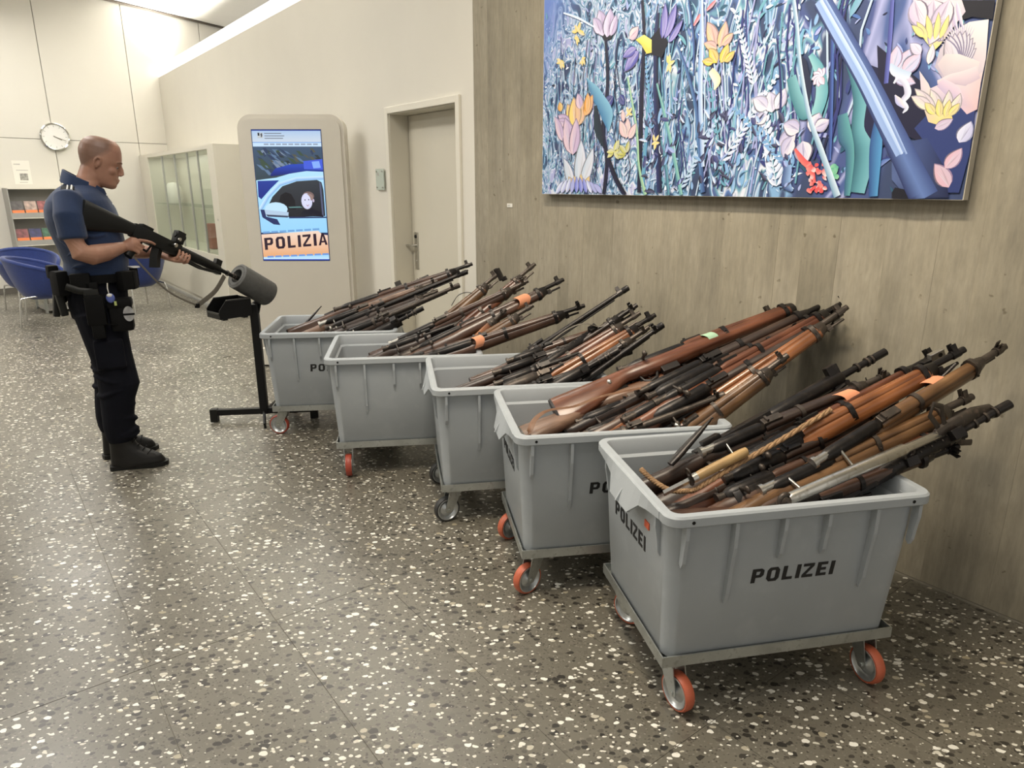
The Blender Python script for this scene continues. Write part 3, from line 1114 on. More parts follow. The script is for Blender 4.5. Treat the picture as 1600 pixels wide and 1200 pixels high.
# pale blossoms, centre right
for (x, y, an, ln, wd) in [(1245, 210, 200, 30, 24), (1250, 205, 150, 30, 22), (1268, 205, 60, 28, 24), (1256, 220, 280, 34, 26), (1240, 215, 240, 30, 22), (1275, 200, 20, 24, 18)]:
    petal(x, y, an, ln, wd, srgb(240, 226, 226), srgb(190, 180, 206))
for (x, y, an, ln, wd) in [(1208, 175, 100, 30, 22), (1200, 170, 140, 30, 20), (1214, 170, 60, 30, 18), (1200, 180, 200, 22, 16)]:
    petal(x, y, an, ln, wd, srgb(244, 234, 230), srgb(204, 196, 214))
for i in range(7):
    petal(1283, 120, 60 + i * 40, 14, 9, PINK, WHITE)
# red sprig
rb([(1244, 232), (1256, 250), (1268, 262), (1275, 285)], [4, 9, 10, 4], REDP, srgb(240, 120, 110))
for _ in range(26):
    X, Y = cvx(rp.uniform(1262, 1292), rp.uniform(250, 300))
    blob(P, X, Y, rp.uniform(0.006, 0.018), rp.uniform(0.006, 0.014), rp.uniform(0, 3), rp.choice([REDP, srgb(246, 150, 140), CREAM]), REDP, 8, rp)
for _ in range(8):
    X, Y = cvx(rp.uniform(1298, 1316), rp.uniform(256, 276))
    blob(P, X, Y, 0.014, 0.01, rp.uniform(0, 3), srgb(150, 206, 160), srgb(90, 170, 140), 8, rp)
# squirrel-grey blue leaf curls
rb([(1222, 250), (1232, 262), (1230, 285), (1240, 298)], [4, 14, 16, 4], srgb(150, 180, 220), srgb(50, 70, 120))
# stems on the right
rb([(1242, 0), (1247, 40), (1252, 100), (1266, 180), (1285, 235), (1310, 306)], [6, 6, 6, 7, 9, 11], srgb(216, 230, 238), srgb(110, 150, 176))
rb([(1396, 0), (1392, 60), (1386, 130)], [6, 7, 7], srgb(110, 116, 190), srgb(60, 64, 130))
rb([(1302, 60), (1301, 150), (1298, 250)], [5, 6, 5], srgb(80, 110, 180), srgb(40, 54, 110))
rb([(1216, 60), (1222, 150), (1214, 240)], [3, 4, 4], INDIGO, NAVY)
# the thick diagonal stem
dia = [(1285, 0), (1318, 58), (1352, 118), (1384, 182), (1412, 240), (1446, 309)]
rb(dia, [27, 29, 31, 34, 38, 44], srgb(60, 76, 128), srgb(36, 46, 92), srgb(100, 124, 176))
rb([(x - 3, y) for x, y in dia[:5]], [16, 18, 19, 20, 16], srgb(128, 152, 204), srgb(156, 180, 222))
rb([(x - 1, y) for x, y in dia[:5]], [5, 6, 6, 6, 4], srgb(208, 222, 242), srgb(170, 194, 230))
rb([(x + 6, y) for x, y in dia[:5]], [4, 5, 5, 5, 3], srgb(178, 198, 232), srgb(110, 134, 186))
# left foreground: bud on a dark stem
rb([(948, 60), (951, 130), (944, 200), (950, 250), (945, 303)], [5, 6, 7, 7, 6], NAVY, BLACK)
rb([(950, 240), (962, 275), (978, 304)], [6, 8, 7], BLACK, NAVY)
pp([(938, 50), (946, 64), (957, 60), (962, 46), (950, 40)], BLACK)
for (x, y, an, ln, wd) in [(944, 56, 100, 34, 20), (950, 58, 76, 34, 20), (940, 52, 120, 26, 14), (956, 56, 64, 26, 12)]:
    petal(x, y, an, ln, wd, srgb(232, 222, 238), srgb(196, 166, 196))
rb([(882, 20), (905, 28), (930, 42)], [2, 3, 2], ICE, WHITE)
# yellow iris
rb([(1005, 0), (1008, 60), (1004, 150), (1000, 300)], [5, 6, 8, 7], BLACK, NAVY)
rb([(1030, 20), (1026, 90), (1028, 180), (1032, 300)], [7, 8, 10, 9], srgb(18, 20, 44), srgb(40, 50, 100))
pp([(1018, 60), (1035, 40), (1046, 66), (1036, 90), (1016, 84)], BLACK)
pp([(995, 62), (1008, 54), (1020, 62), (1020, 82), (1012, 84), (1004, 70)], [YEL, srgb(250, 238, 130), srgb(240, 226, 120), srgb(226, 206, 90), YEL, YEL])
for (x, y, an, ln, wd) in [(1000, 80, 215, 34, 16), (996, 76, 190, 26, 12), (1040, 60, 60, 44, 14), (1046, 66, 40, 34, 10), (1036, 60, 80, 44, 12)]:
    petal(x, y, an, ln, wd, srgb(70, 72, 160), srgb(176, 160, 214))
petal(985, 60, 30, 20, 14, CREAM, PINK)
for (x, y, an, ln, wd) in [(960, 150, 215, 30, 14), (970, 148, 300, 16, 10)]:
    petal(x, y, an, ln, wd, srgb(60, 66, 140), srgb(40, 44, 96))
# teal sword leaves left
rb([(918, 122), (935, 150), (950, 178), (952, 205)], [2, 18, 22, 4], srgb(132, 184, 206), srgb(60, 118, 160))
rb([(932, 165), (936, 200), (944, 228)], [6, 14, 4], srgb(20, 30, 48), srgb(30, 50, 60))
rb([(1016, 130), (1012, 200), (1006, 290)], [3, 6, 6], srgb(96, 150, 190), TEAL)
rb([(982, 120), (996, 200), (1000, 260), (1010, 304)], [3, 4, 4, 6], srgb(190, 220, 170), srgb(120, 170, 150))
rb([(1028, 130), (1045, 200), (1056, 250), (1066, 304)], [3, 5, 6, 6], srgb(150, 200, 180), srgb(90, 150, 160))
rb([(1035, 220), (1042, 260), (1046, 304)], [3, 5, 5], TEAL, DTEAL)
rb([(1060, 70), (1075, 110), (1088, 160), (1094, 220), (1100, 300)], [3, 5, 6, 7, 8], srgb(44, 62, 112), srgb(90, 130, 176))
rb([(1078, 0), (1086, 60), (1086, 118)], [3, 5, 3], NAVY, BLUE)
rb([(1098, 0), (1098, 70), (1096, 150), (1100, 260)], [6, 8, 8, 6], srgb(214, 226, 240), srgb(130, 160, 206))
# orange and pink blossoms left
for (x, y, an, ln, wd) in [(898, 196, 110, 30, 18), (904, 196, 70, 32, 18), (900, 198, 90, 36, 22)]:
    petal(x, y, an, ln, wd, srgb(244, 214, 110), srgb(236, 176, 120))
for (x, y, an, ln, wd) in [(914, 180, 50, 28, 14), (918, 176, 80, 24, 12)]:
    petal(x, y, an, ln, wd, ORG, srgb(246, 190, 80))
petal(878, 174, 100, 12, 9, ORG, YEL)
for (x, y, an, ln, wd) in [(892, 198, 140, 28, 14), (888, 192, 170, 24, 10), (894, 240, 100, 46, 22), (896, 242, 76, 44, 18), (880, 220, 110, 34, 12), (908, 170, 100, 20, 12)]:
    petal(x, y, an, ln, wd, srgb(232, 202, 206), srgb(200, 168, 196))
for (x, y, an, ln, wd) in [(905, 290, 80, 56, 20), (910, 290, 60, 50, 16), (896, 292, 110, 40, 14)]:
    petal(x, y, an, ln, wd, srgb(196, 208, 220), srgb(240, 236, 232))
for (x, y, an) in [(892, 296, 150), (898, 294, 120), (908, 294, 80), (914, 294, 50), (902, 296, 100)]:
    petal(x, y, an, 18, 8, srgb(240, 210, 130), srgb(230, 190, 110))
for i in range(10):
    petal(870 + i * 8, 301, 40 + i * 11, 20, 7, rp.choice([WHITE, LAV, srgb(110, 120, 210)]), LAV, 0.2)
# small yellow and pink accents
for (x, y, r_, col) in [(877, 96, 5, YEL), (906, 48, 6, YEL), (904, 60, 4, YEL), (962, 236, 7, srgb(214, 206, 90)), (980, 240, 8, srgb(196, 190, 60)), (1026, 222, 5, YEL), (1048, 100, 6, YEL), (984, 176, 4, YEL), (912, 92, 4, YEL)]:
    for q in range(6):
        petal(x + rp.uniform(-2, 2), y + rp.uniform(-2, 2), rp.uniform(0, 360), r_ * 2.0, r_ * 0.9, col, mixc(col, WHITE, 0.35))
for (x, y, an, ln, wd) in [(980, 216, 80, 26, 12), (984, 216, 50, 22, 10), (978, 214, 110, 24, 12), (976, 190, 95, 16, 7)]:
    petal(x, y, an, ln, wd, srgb(232, 190, 190), srgb(240, 214, 190))
for (x, y, an, ln, wd) in [(1120, 74, 110, 40, 18), (1126, 74, 70, 34, 16), (1122, 76, 150, 26, 12), (1130, 70, 30, 22, 12)]:
    petal(x, y, an, ln, wd, srgb(240, 196, 140), srgb(226, 170, 150))
for (x, y, an, ln, wd) in [(1122, 98, 120, 26, 14), (1128, 98, 60, 26, 14), (1116, 98, 160, 20, 10), (1134, 96, 30, 20, 10)]:
    petal(x, y, an, ln, wd, srgb(244, 210, 80), srgb(228, 186, 50))
rb([(1112, 110), (1122, 125), (1118, 140)], [10, 14, 3], srgb(236, 220, 170), CREAM)
rb([(1086, 40), (1092, 30), (1096, 22)], [3, 6, 3], REDP, PINK)
rb([(1106, 16), (1114, 8), (1120, 1)], [3, 6, 3], REDP, PINK)
for _ in range(60):
    x, y = rp.uniform(1000, 1250), rp.uniform(180, 300)
    petal(x, y, rp.uniform(20, 160), rp.uniform(10, 22), rp.uniform(3, 7), rp.choice([NAVY, INDIGO, BLACK]), NAVY, rp.uniform(-0.8, 0.8))
    petal(x + 4, y - 2, rp.uniform(20, 160), rp.uniform(8, 20), rp.uniform(2, 6), rp.choice([ICE, SKY, WHITE, LAV]), SKY, rp.uniform(-0.8, 0.8))
po = P.obj('painted_flowers', vcol('oil_paint', 0, 0.45), PT)
po.location.y = -0.0012

# ---------------------------------------------------------------- small things on the walls
sg = tag(empty('door_sign', Wp(-5.553, 2.85, 1.60), ROTW), 'small glass plate sign on the white wall left of the door', 'sign')
MB().cbox(-0.07, -0.022, -0.085, 0.07, -0.014, 0.085, 0.001).obj('glass_plate', simple('sign_glass', (0.50, 0.56, 0.50), 0.15, var=0.02), sg)
pins = MB()
for x in (-0.05, 0.05):
    for z in (-0.065, 0.065):
        MB().cyl((x, -0.03, z), (x, 0.0, z), 0.007, n=10).obj('stand_off', M_steel, sg, 40)
MB().box(-0.045, -0.0235, 0.03, -0.01, -0.0222, 0.055).obj('pictogram', M_rackgrey, sg)
lb = tag(empty('artwork_label', Wp(-3.762, 2.85, 1.425), ROTW), 'small white label card on the concrete wall left below the painting', 'label')
MB().cbox(-0.028, -0.004, -0.012, 0.028, 0.0, 0.012, 0.0008).obj('card', M_paper, lb)
MB().box(-0.02, -0.0046, 0.001, 0.008, -0.004, 0.004).box(-0.02, -0.0046, -0.005, 0.002, -0.004, -0.002).obj('print', M_rackgrey, lb)

# clock
ck = empty('wall_clock', Bp(1.055, 0, 2.247), BROT)
tag(ck, 'round white wall clock with a steel rim on the far wall', 'clock')
Mx = Matrix.Rotation(PI / 2, 4, 'X')
MB().lathe([(0.0, 0.0), (0.190, 0.0), (0.197, 0.02), (0.197, 0.045), (0.185, 0.052), (0.176, 0.045), (0.176, 0.03), (0, 0.03)], 40, Mx).obj('case', M_chrome, ck, 35, 'steel rim')
MB().lathe([(0, 0.031), (0.175, 0.031), (0.175, 0.034), (0, 0.034)], 40, Mx).obj('dial', M_dial, ck)
mk = MB()
for i in range(12):
    aa = 2 * PI * i / 12
    mk.box(-0.003, -0.036, 0.135, 0.003, -0.0345, 0.162, Matrix.Rotation(aa, 4, 'Y'))
mk.obj('hour_marks', M_rackgrey, ck)
MB().box(-0.005, -0.040, -0.02, 0.005, -0.038, 0.095, Matrix.Rotation(R(117), 4, 'Y')).obj('hour_hand', M_gap, ck)
MB().box(-0.0035, -0.043, -0.025, 0.0035, -0.041, 0.150, Matrix.Rotation(R(111), 4, 'Y')).obj('minute_hand', M_gap, ck)

# notice
nt_ = empty('paper_notice', Bp(0.57, 0, 1.57), BROT)
tag(nt_, 'white paper notice with a small grey photo taped above the brochure rack', 'notice')
MB().box(-0.12, -0.003, 0, 0.10, -0.001, 0.33).obj('sheet', simple('notice_paper', (0.80, 0.77, 0.70), 0.8, var=0.01), nt_)
MB().box(-0.045, -0.0042, 0.055, 0.055, -0.003, 0.15).obj('photo', simple('grey_photo', (0.30, 0.29, 0.26), 0.6, var=0.6, scale=30), nt_)
MB().box(-0.10, -0.004, 0.27, -0.02, -0.003, 0.285).box(-0.08, -0.004, 0.19, 0.07, -0.003, 0.20).box(-0.06, -0.004, 0.02, 0.04, -0.003, 0.03).obj('text_lines', simple('grey_print', (0.5, 0.48, 0.44), 0.8), nt_)

# brochure rack
rk = empty('brochure_rack', Bp(0.27, 0.27, 0), BROT)
tag(rk, 'grey metal brochure rack with sloping shelves against the far wall', 'rack')
RWd = 1.15
MB().box(0, 0, 0.0, 0.012, 0.26, 1.51).obj('side_panel', M_rackgrey, rk)
MB().box(RWd - 0.012, 0, 0.0, RWd, 0.26, 1.51).obj('side_panel', M_rackgrey, rk)
MB().box(0, 0, 1.50, RWd, 0.26, 1.515).obj('top_board', M_frame, rk)
MB().box(0.012, 0.245, 0.05, RWd - 0.012, 0.26, 1.50).obj('back_panel', M_rackgrey, rk)
for z in (1.10, 0.71, 0.32):
    MB().add([(0.012, 0.0, z), (RWd - 0.012, 0.0, z), (RWd - 0.012, 0.0, z + 0.07), (0.012, 0.0, z + 0.07), (0.012, 0.012, z), (RWd - 0.012, 0.012, z), (RWd - 0.012, 0.012, z + 0.07), (0.012, 0.012, z + 0.07)],
             [(0, 1, 2, 3), (7, 6, 5, 4), (0, 4, 5, 1), (3, 2, 6, 7), (0, 3, 7, 4), (1, 5, 6, 2)]).obj('shelf_lip', M_rackgrey, rk)
    MB().box(0.012, 0.0, z - 0.012, RWd - 0.012, 0.245, z).obj('shelf', M_frame, rk)
bro_c = [(0.10, 0.09, 0.09), (0.45, 0.33, 0.28), (0.32, 0.10, 0.10), (0.55, 0.22, 0.10), (0.07, 0.07, 0.09), (0.24, 0.08, 0.09), (0.05, 0.05, 0.14), (0.06, 0.16, 0.10), (0.70, 0.40, 0.25), (0.55, 0.53, 0.50)]
M_bo = simple('leaflet_orange', (0.80, 0.22, 0.06), 0.5, var=0.05)
names = ['black', 'cream', 'dark red', 'orange', 'black and white', 'maroon', 'navy', 'green', 'peach', 'white']
k = 0
for row, z in enumerate((1.10, 0.71)):
    for i in range(5):
        o = empty('brochure', Vector(rk.location), BROT)
        x0 = 0.03 + i * 0.165
        o.location = Bp(0.27 + x0, 0.27 - 0.02, z + 0.002)
        tag(o, f'{names[k]} topped leaflet, {["leftmost", "second from the left", "third from the left", "fourth from the left", "fifth from the left"][i]} in the rack\'s {["upper", "lower"][row]} row', 'leaflet', 'leaflets in the brochure rack')
        T = Matrix.Rotation(R(-16), 4, 'X')
        MB().box(0, 0, 0.11, 0.15, 0.008, 0.24, T).obj('cover_picture', simple('leaflet_cover', bro_c[k], 0.4, var=0.5, scale=18), o)
        MB().box(0, 0, 0.0, 0.15, 0.008, 0.11, T).obj('cover_band', M_bo if k not in (4, 9) else M_paper, o)
        k += 1

# ---------------------------------------------------------------- information stele with screen
KX0, KX1, KY = -2.32, -1.42, 6.25
KC = (KX0 + KX1) / 2
ks = tag(empty('info_kiosk', (KC, KY, 0), 0), 'cream information kiosk with rounded top corners and an upright glowing screen', 'kiosk')
hw = (KX1 - KX0) / 2


def topround(x0, x1, z0, z1, r_):
    return [(x0, z0), (x1, z0)] + [(x1 - r_ + r_ * math.cos(R(t)), z1 - r_ + r_ * math.sin(R(t))) for t in range(0, 91, 9)] + [(x0 + r_ + r_ * math.cos(R(t)), z1 - r_ + r_ * math.sin(R(t))) for t in range(90, 181, 9)]


XZ = Matrix.Rotation(PI / 2, 4, 'X')
MB().prism(topround(-hw, hw, 0.0, 2.125, 0.12), -0.13, 0.0, XZ).obj('body', M_stele, ks, 30)
MB().prism(topround(-hw + 0.03, hw - 0.03, 0.0, 2.095, 0.10), 0.0, 0.012, XZ).obj('front_plate', M_stele, ks, 30)
sx0, sx1, sz0, sz1 = -0.325, 0.255, 0.915, 2.0
MB().box(sx0 - 0.006, -0.0135, sz0 - 0.006, sx1 + 0.006, -0.0121, sz1 + 0.006).obj('screen_bezel', simple('screen_edge', (0.03, 0.06, 0.2), 0.3), ks)
S = Paint(1.5e-5)
SW, SH = sx1 - sx0, sz1 - sz0


def sp(u, w):
    """screen units 0..736 across (25..690), 45..1160 down, upright"""
    return (sx0 + u * SW, sz1 - w * SH)


def spoly(pts, col):
    S.poly([sp(*q) for q in pts], col)


def gpoly(pts, c0, c1):
    ws = [q[1] for q in pts]
    lo, hi = min(ws), max(ws)
    S.poly([sp(*q) for q in pts], [mixc(c0, c1, (q[1] - lo) / (hi - lo + 1e-6)) for q in pts])


CB = srgb(150, 205, 245)
gpoly([(0, 0), (1, 0), (1, 0.1), (0, 0.1)], srgb(168, 196, 228), srgb(206, 216, 226))
spoly([(0, 0), (1, 0), (1, 0.006), (0, 0.006)], srgb(50, 70, 160))
spoly([(0.08, 0.02), (0.16, 0.02), (0.16, 0.06), (0.08, 0.06)], srgb(190, 196, 200))
spoly([(0.085, 0.02), (0.11, 0.02), (0.11, 0.042), (0.085, 0.042)], srgb(30, 34, 46))
spoly([(0.125, 0.028), (0.15, 0.022), (0.15, 0.045), (0.13, 0.056)], srgb(70, 74, 84))
for i, w in enumerate((0.25, 0.29, 0.27)):
    spoly([(0.18, 0.022 + i * 0.018), (0.18 + w, 0.022 + i * 0.018), (0.18 + w, 0.028 + i * 0.018), (0.18, 0.028 + i * 0.018)], srgb(110, 118, 130))
spoly([(0, 0.088), (1, 0.088), (1, 0.094), (0, 0.094)], srgb(120, 160, 220))
spoly([(0, 0.094), (1, 0.094), (1, 0.122), (0, 0.122)], srgb(196, 222, 246))
for i in range(9):
    spoly([(0.16 + i * 0.09, 0.100), (0.23 + i * 0.09, 0.100), (0.23 + i * 0.09, 0.110), (0.16 + i * 0.09, 0.110)], srgb(140, 150, 170))
# rocky hillside
gpoly([(0, 0.122), (1, 0.122), (1, 0.40), (0, 0.40)], srgb(62, 84, 112), srgb(52, 66, 70))
rs = random.Random(3)
for _ in range(70):
    u, w = rs.uniform(0.02, 0.9), rs.uniform(0.13, 0.30)
    l_, h_ = rs.uniform(0.05, 0.18), rs.uniform(0.006, 0.022)
    sl = 0.35
    c_ = rs.choice([srgb(92, 118, 150), srgb(40, 52, 58), srgb(60, 78, 62), srgb(120, 136, 160), srgb(44, 60, 92), srgb(84, 84, 70)])
    pts = [(u, w), (u + l_ * .5, w + l_ * .5 * sl - h_), (min(u + l_, 0.99), w + l_ * sl), (u + l_ * .5, w + l_ * .5 * sl + h_)]
    spoly(pts, c_)
# light bar
gpoly([(0.22, 0.33), (0.30, 0.285), (0.52, 0.255), (0.98, 0.245), (1, 0.25), (1, 0.31), (0.52, 0.325), (0.22, 0.345)], srgb(40, 74, 190), srgb(18, 30, 104))
spoly([(0.72, 0.23), (1, 0.215), (1, 0.295), (0.72, 0.29)], srgb(66, 92, 214))
spoly([(0.84, 0.235), (0.95, 0.23), (0.97, 0.28), (0.86, 0.285)], srgb(130, 170, 250))
# white car body
gpoly([(0.0, 0.375), (0.30, 0.355), (0.50, 0.325), (0.75, 0.305), (1, 0.31), (1, 0.78), (0, 0.78)], srgb(176, 222, 250), srgb(150, 208, 246))
gpoly([(0.02, 0.38), (0.34, 0.375), (0.20, 0.44), (0.05, 0.52), (0.01, 0.50)], srgb(36, 60, 150), srgb(20, 40, 130))
rbp = [(0.02, 0.60), (0.15, 0.50), (0.34, 0.405), (0.60, 0.365), (1.0, 0.355)]
S.ribbon([sp(*q) for q in rbp], [0.030] * 5, srgb(206, 234, 252), srgb(120, 170, 226))
win = [(0.11, 0.60), (0.22, 0.50), (0.38, 0.42), (0.60, 0.382), (0.90, 0.372), (0.965, 0.39), (0.985, 0.45), (0.985, 0.65), (0.36, 0.66), (0.14, 0.645)]
gpoly(win, srgb(52, 58, 66), srgb(26, 26, 34))
spoly([(0.93, 0.385), (0.955, 0.40), (0.965, 0.645), (0.94, 0.645)], srgb(86, 92, 120))
spoly([(0.30, 0.56), (0.34, 0.49), (0.42, 0.465), (0.50, 0.48), (0.55, 0.53), (0.55, 0.60), (0.30, 0.60)], srgb(16, 16, 26))
# driver: smiling face turned to the window
def sblob(u, w, ru, rw, col, n=16):
    S.poly([sp(u + ru * math.cos(2 * PI * i / n), w + rw * math.sin(2 * PI * i / n)) for i in range(n)], col)


sblob(0.755, 0.495, 0.085, 0.035, srgb(120, 98, 96))
sblob(0.725, 0.535, 0.082, 0.062, srgb(206, 208, 236))
sblob(0.765, 0.505, 0.06, 0.028, srgb(150, 126, 120))
sblob(0.72, 0.53, 0.066, 0.05, srgb(214, 216, 242))
sblob(0.70, 0.525, 0.010, 0.005, srgb(40, 36, 60), 8)
sblob(0.755, 0.523, 0.010, 0.005, srgb(40, 36, 60), 8)
spoly([(0.705, 0.56), (0.735, 0.568), (0.765, 0.556), (0.735, 0.575)], srgb(150, 60, 90))
sblob(0.825, 0.53, 0.014, 0.014, srgb(190, 176, 200), 8)
spoly([(0.60, 0.65), (0.66, 0.605), (0.80, 0.59), (0.92, 0.62), (0.96, 0.655)], srgb(20, 20, 36))
spoly([(0.44, 0.578), (0.62, 0.575), (0.66, 0.584), (0.46, 0.588)], srgb(90, 130, 130))
# mirror
sblob(0.26, 0.595, 0.17, 0.052, srgb(190, 224, 246))
spoly([(0.07, 0.60), (0.44, 0.62), (0.43, 0.655), (0.10, 0.648)], srgb(176, 200, 224))
spoly([(0.02, 0.60), (0.08, 0.60), (0.10, 0.655), (0.26, 0.675), (0.30, 0.72), (0.20, 0.715), (0.04, 0.66)], srgb(34, 46, 96))
spoly([(0.10, 0.638), (0.43, 0.648), (0.42, 0.662), (0.12, 0.654)], srgb(60, 66, 90))
gpoly([(0.44, 0.655), (1, 0.655), (1, 0.665), (0.44, 0.668)], srgb(30, 40, 80), srgb(40, 60, 110))
# orange band with lettering
gpoly([(0, 0.795), (0.86, 0.765), (0.92, 0.795), (1, 0.80), (1, 0.955), (0, 0.975)], srgb(240, 214, 196), srgb(226, 164, 112))
for i in range(7):
    u = 0.03 + i * 0.125
    w = 0.772 - i * 0.004
    spoly([(u, w), (u + 0.10, w - 0.003), (u + 0.10, w + 0.012), (u, w + 0.015)], srgb(110, 160, 214))
gpoly([(0, 0.975), (1, 0.955), (1, 0.992), (0, 0.992)], srgb(150, 206, 246), srgb(196, 228, 250))
for i in range(8):
    u = 0.06 + i * 0.12
    w = 0.966 - i * 0.003
    spoly([(u, w), (u + 0.095, w - 0.002), (u + 0.095, w + 0.012), (u, w + 0.014)], srgb(110, 150, 214))
spoly([(0, 0.992), (1, 0.992), (1, 1), (0, 1)], srgb(30, 60, 170))
LT = srgb(40, 20, 40)


def letters(word, fn, col, h=1.0):
    """stroke letters: fn(x,y) maps letter units (cap height 1) to the plane; returns polygons"""
    G = {
        'P': [[(0, 0), (0.17, 0), (0.17, 1), (0, 1)], [(0.17, 0.85), (0.48, 0.85), (0.52, 1), (0.17, 1)], [(0.17, 0.40), (0.52, 0.40), (0.48, 0.55), (0.17, 0.55)], [(0.48, 0.85), (0.46, 0.55), (0.52, 0.40), (0.66, 0.52), (0.66, 0.88), (0.52, 1)]],
        'O': [[(0.0, 0.2), (0.17, 0.25), (0.17, 0.75), (0.0, 0.8)], [(0.17, 0.75), (0.24, 0.85), (0.46, 0.85), (0.53, 0.75), (0.70, 0.8), (0.56, 1), (0.14, 1), (0.0, 0.8)], [(0.17, 0.25), (0.0, 0.2), (0.14, 0), (0.56, 0), (0.70, 0.2), (0.53, 0.25), (0.46, 0.15), (0.24, 0.15)], [(0.53, 0.25), (0.70, 0.2), (0.70, 0.8), (0.53, 0.75)]],
        'L': [[(0, 0), (0.17, 0), (0.17, 1), (0, 1)], [(0.17, 0), (0.58, 0), (0.58, 0.15), (0.17, 0.15)]],
        'I': [[(0, 0), (0.17, 0), (0.17, 1), (0, 1)]],
        'Z': [[(0, 0.85), (0.62, 0.85), (0.62, 1), (0, 1)], [(0, 0), (0.62, 0), (0.62, 0.15), (0, 0.15)], [(0, 0.15), (0.20, 0.15), (0.62, 0.85), (0.42, 0.85)]],
        'E': [[(0, 0), (0.17, 0), (0.17, 1), (0, 1)], [(0.17, 0), (0.58, 0), (0.58, 0.15), (0.17, 0.15)], [(0.17, 0.43), (0.52, 0.43), (0.52, 0.57), (0.17, 0.57)], [(0.17, 0.85), (0.58, 0.85), (0.58, 1), (0.17, 1)]],
        'A': [[(0, 0), (0.17, 0), (0.40, 1), (0.26, 1)], [(0.50, 0), (0.67, 0), (0.42, 1), (0.28, 1)], [(0.16, 0.22), (0.52, 0.22), (0.48, 0.36), (0.20, 0.36)]],
    }
    Wd = {'P': 0.66, 'O': 0.70, 'L': 0.58, 'I': 0.17, 'Z': 0.62, 'E': 0.58, 'A': 0.67}
    BX = {0.17: 0.225, 0.53: 0.475, 0.46: 0.42, 0.24: 0.275}
    BY = {0.15: 0.19, 0.85: 0.81, 0.43: 0.41, 0.57: 0.59, 0.40: 0.37}
    x = 0
    out = []
    for ch in word:
        for pg in G[ch]:
            if ch != 'A':
                pg = [(BX.get(q[0], q[0]), BY.get(q[1], q[1])) for q in pg]
            out.append([fn(x + q[0], q[1]) for q in pg])
        x += Wd[ch] + 0.2
    return out, x - 0.2


_, tot = letters('POLIZIA', lambda x, y: (x, y), None)
pg, _ = letters('POLIZIA', lambda x, y: (0.035 + x / tot * 0.955, 0.918 - (x / tot) * 0.042 - y * 0.095 + 0.0), None)
for q in pg:
    spoly(q, LT)
so = S.obj('screen_image', vcol('screen_light', 0.92), ks)
so.location.y = -0.0136
so['label'] = 'glowing screen picture of a white car with POLIZIA on an orange band'
# small white block at the foot of the kiosk
fb = MB().cbox(-0.06, -0.03, 0.012, 0.10, 0.03, 0.16, 0.004)
ob = fb.obj('skirting_block', M_frame)
ob.location = (-2.19, 6.06, 0)
tag(ob, 'small white block on the floor by the left foot of the kiosk', 'block')
ob2 = MB().cbox(-0.065, -0.035, 0, 0.105, 0.035, 0.013, 0.002).obj('rubber_base', M_black, ob)

# ================================================================ rolling bins
BL, BW_, RZ = 0.84, 0.645, 0.68           # rim length, width, height
FZ = 0.165                                 # underside of trolley frame


def bin_tub():
    """one moulded shell: outside, lip, inside; local origin at the rim corner nearest the lens"""
    mb = MB()
    def ring(inx, iny, z, r=0.05):
        return [Vector((x, y, z)) for x, y in rrect(inx, iny, BL - inx, BW_ - iny, r, 6)]
    rings = [
        ring(0.30, 0.25, 0.178, 0.02),
        ring(0.052, 0.065, 0.178, 0.045),
        ring(0.045, 0.058, 0.186, 0.05),
        ring(0.024, 0.030, 0.56, 0.055),
        ring(0.022, 0.028, RZ - 0.036, 0.055),
        ring(0.004, 0.004, RZ - 0.034, 0.045),
        ring(0.0, 0.0, RZ - 0.030, 0.045),
        ring(0.0, 0.0, RZ - 0.006, 0.045),
        ring(0.005, 0.005, RZ, 0.042),
        ring(0.026, 0.026, RZ, 0.030),
        ring(0.030, 0.030, RZ - 0.006, 0.030),
        ring(0.032, 0.036, RZ - 0.055, 0.030),
        ring(0.042, 0.047, RZ - 0.064, 0.030),
        ring(0.064, 0.078, 0.20, 0.035),
        ring(0.30, 0.25, 0.195, 0.02),
    ]
    mb.rings(rings)
    return mb.mesh('tub', M_plast, 38)


def rib_mesh(ln, w=0.011, out_top=0.022, wall=(0.030, 0.0749)):
    """stiffening rib under the lip on a long side, at x=0, facing -y; leans with the wall"""
    mb = MB()
    n = 7
    rg = []
    for i in range(n + 1):
        t = i / n
        z = RZ - 0.034 - ln * t
        yw = wall[0] + (0.56 - z) * wall[1] * (1 if z < 0.56 else 0.4)
        d = out_top * (1 - t) ** 2.6 + 0.017 * (1 if t < 0.93 else 0.5)
        rg.append([Vector((-w / 2, yw + 0.004, z)), Vector((w / 2, yw + 0.004, z)), Vector((w / 2, max(yw - d, 0.003), z - 0.012 * t)), Vector((-w / 2, max(yw - d, 0.003), z - 0.012 * t))])
    mb.rings(rg)
    return mb.mesh('rib', M_plast)


def handle_mesh():
    """pull flap hanging from the short side, facing -x, centred on y=0"""
    mb = MB()
    top, bot = RZ - 0.012, RZ - 0.118
    ys = [-0.26, -0.18, -0.125, -0.082, -0.078, 0.078, 0.082, 0.125, 0.18, 0.26]
    zz = [RZ - 0.030, RZ - 0.040, RZ - 0.050, RZ - 0.088, RZ - 0.094, RZ - 0.094, RZ - 0.088, RZ - 0.050, RZ - 0.040, RZ - 0.030]
    xo = [0.0, -0.003, -0.008, -0.024, -0.026, -0.026, -0.024, -0.008, -0.003, 0.0]
    for i in range(len(ys) - 1):
        mb.rings([[Vector((-0.0015, ys[j], RZ - 0.007)), Vector((0.010, ys[j], RZ - 0.004)), Vector((xo[j] + 0.009, ys[j], zz[j])), Vector((xo[j] - 0.001, ys[j], zz[j]))] for j in (i, i + 1)])
    return mb.mesh('pull_flap', M_plast, 50)


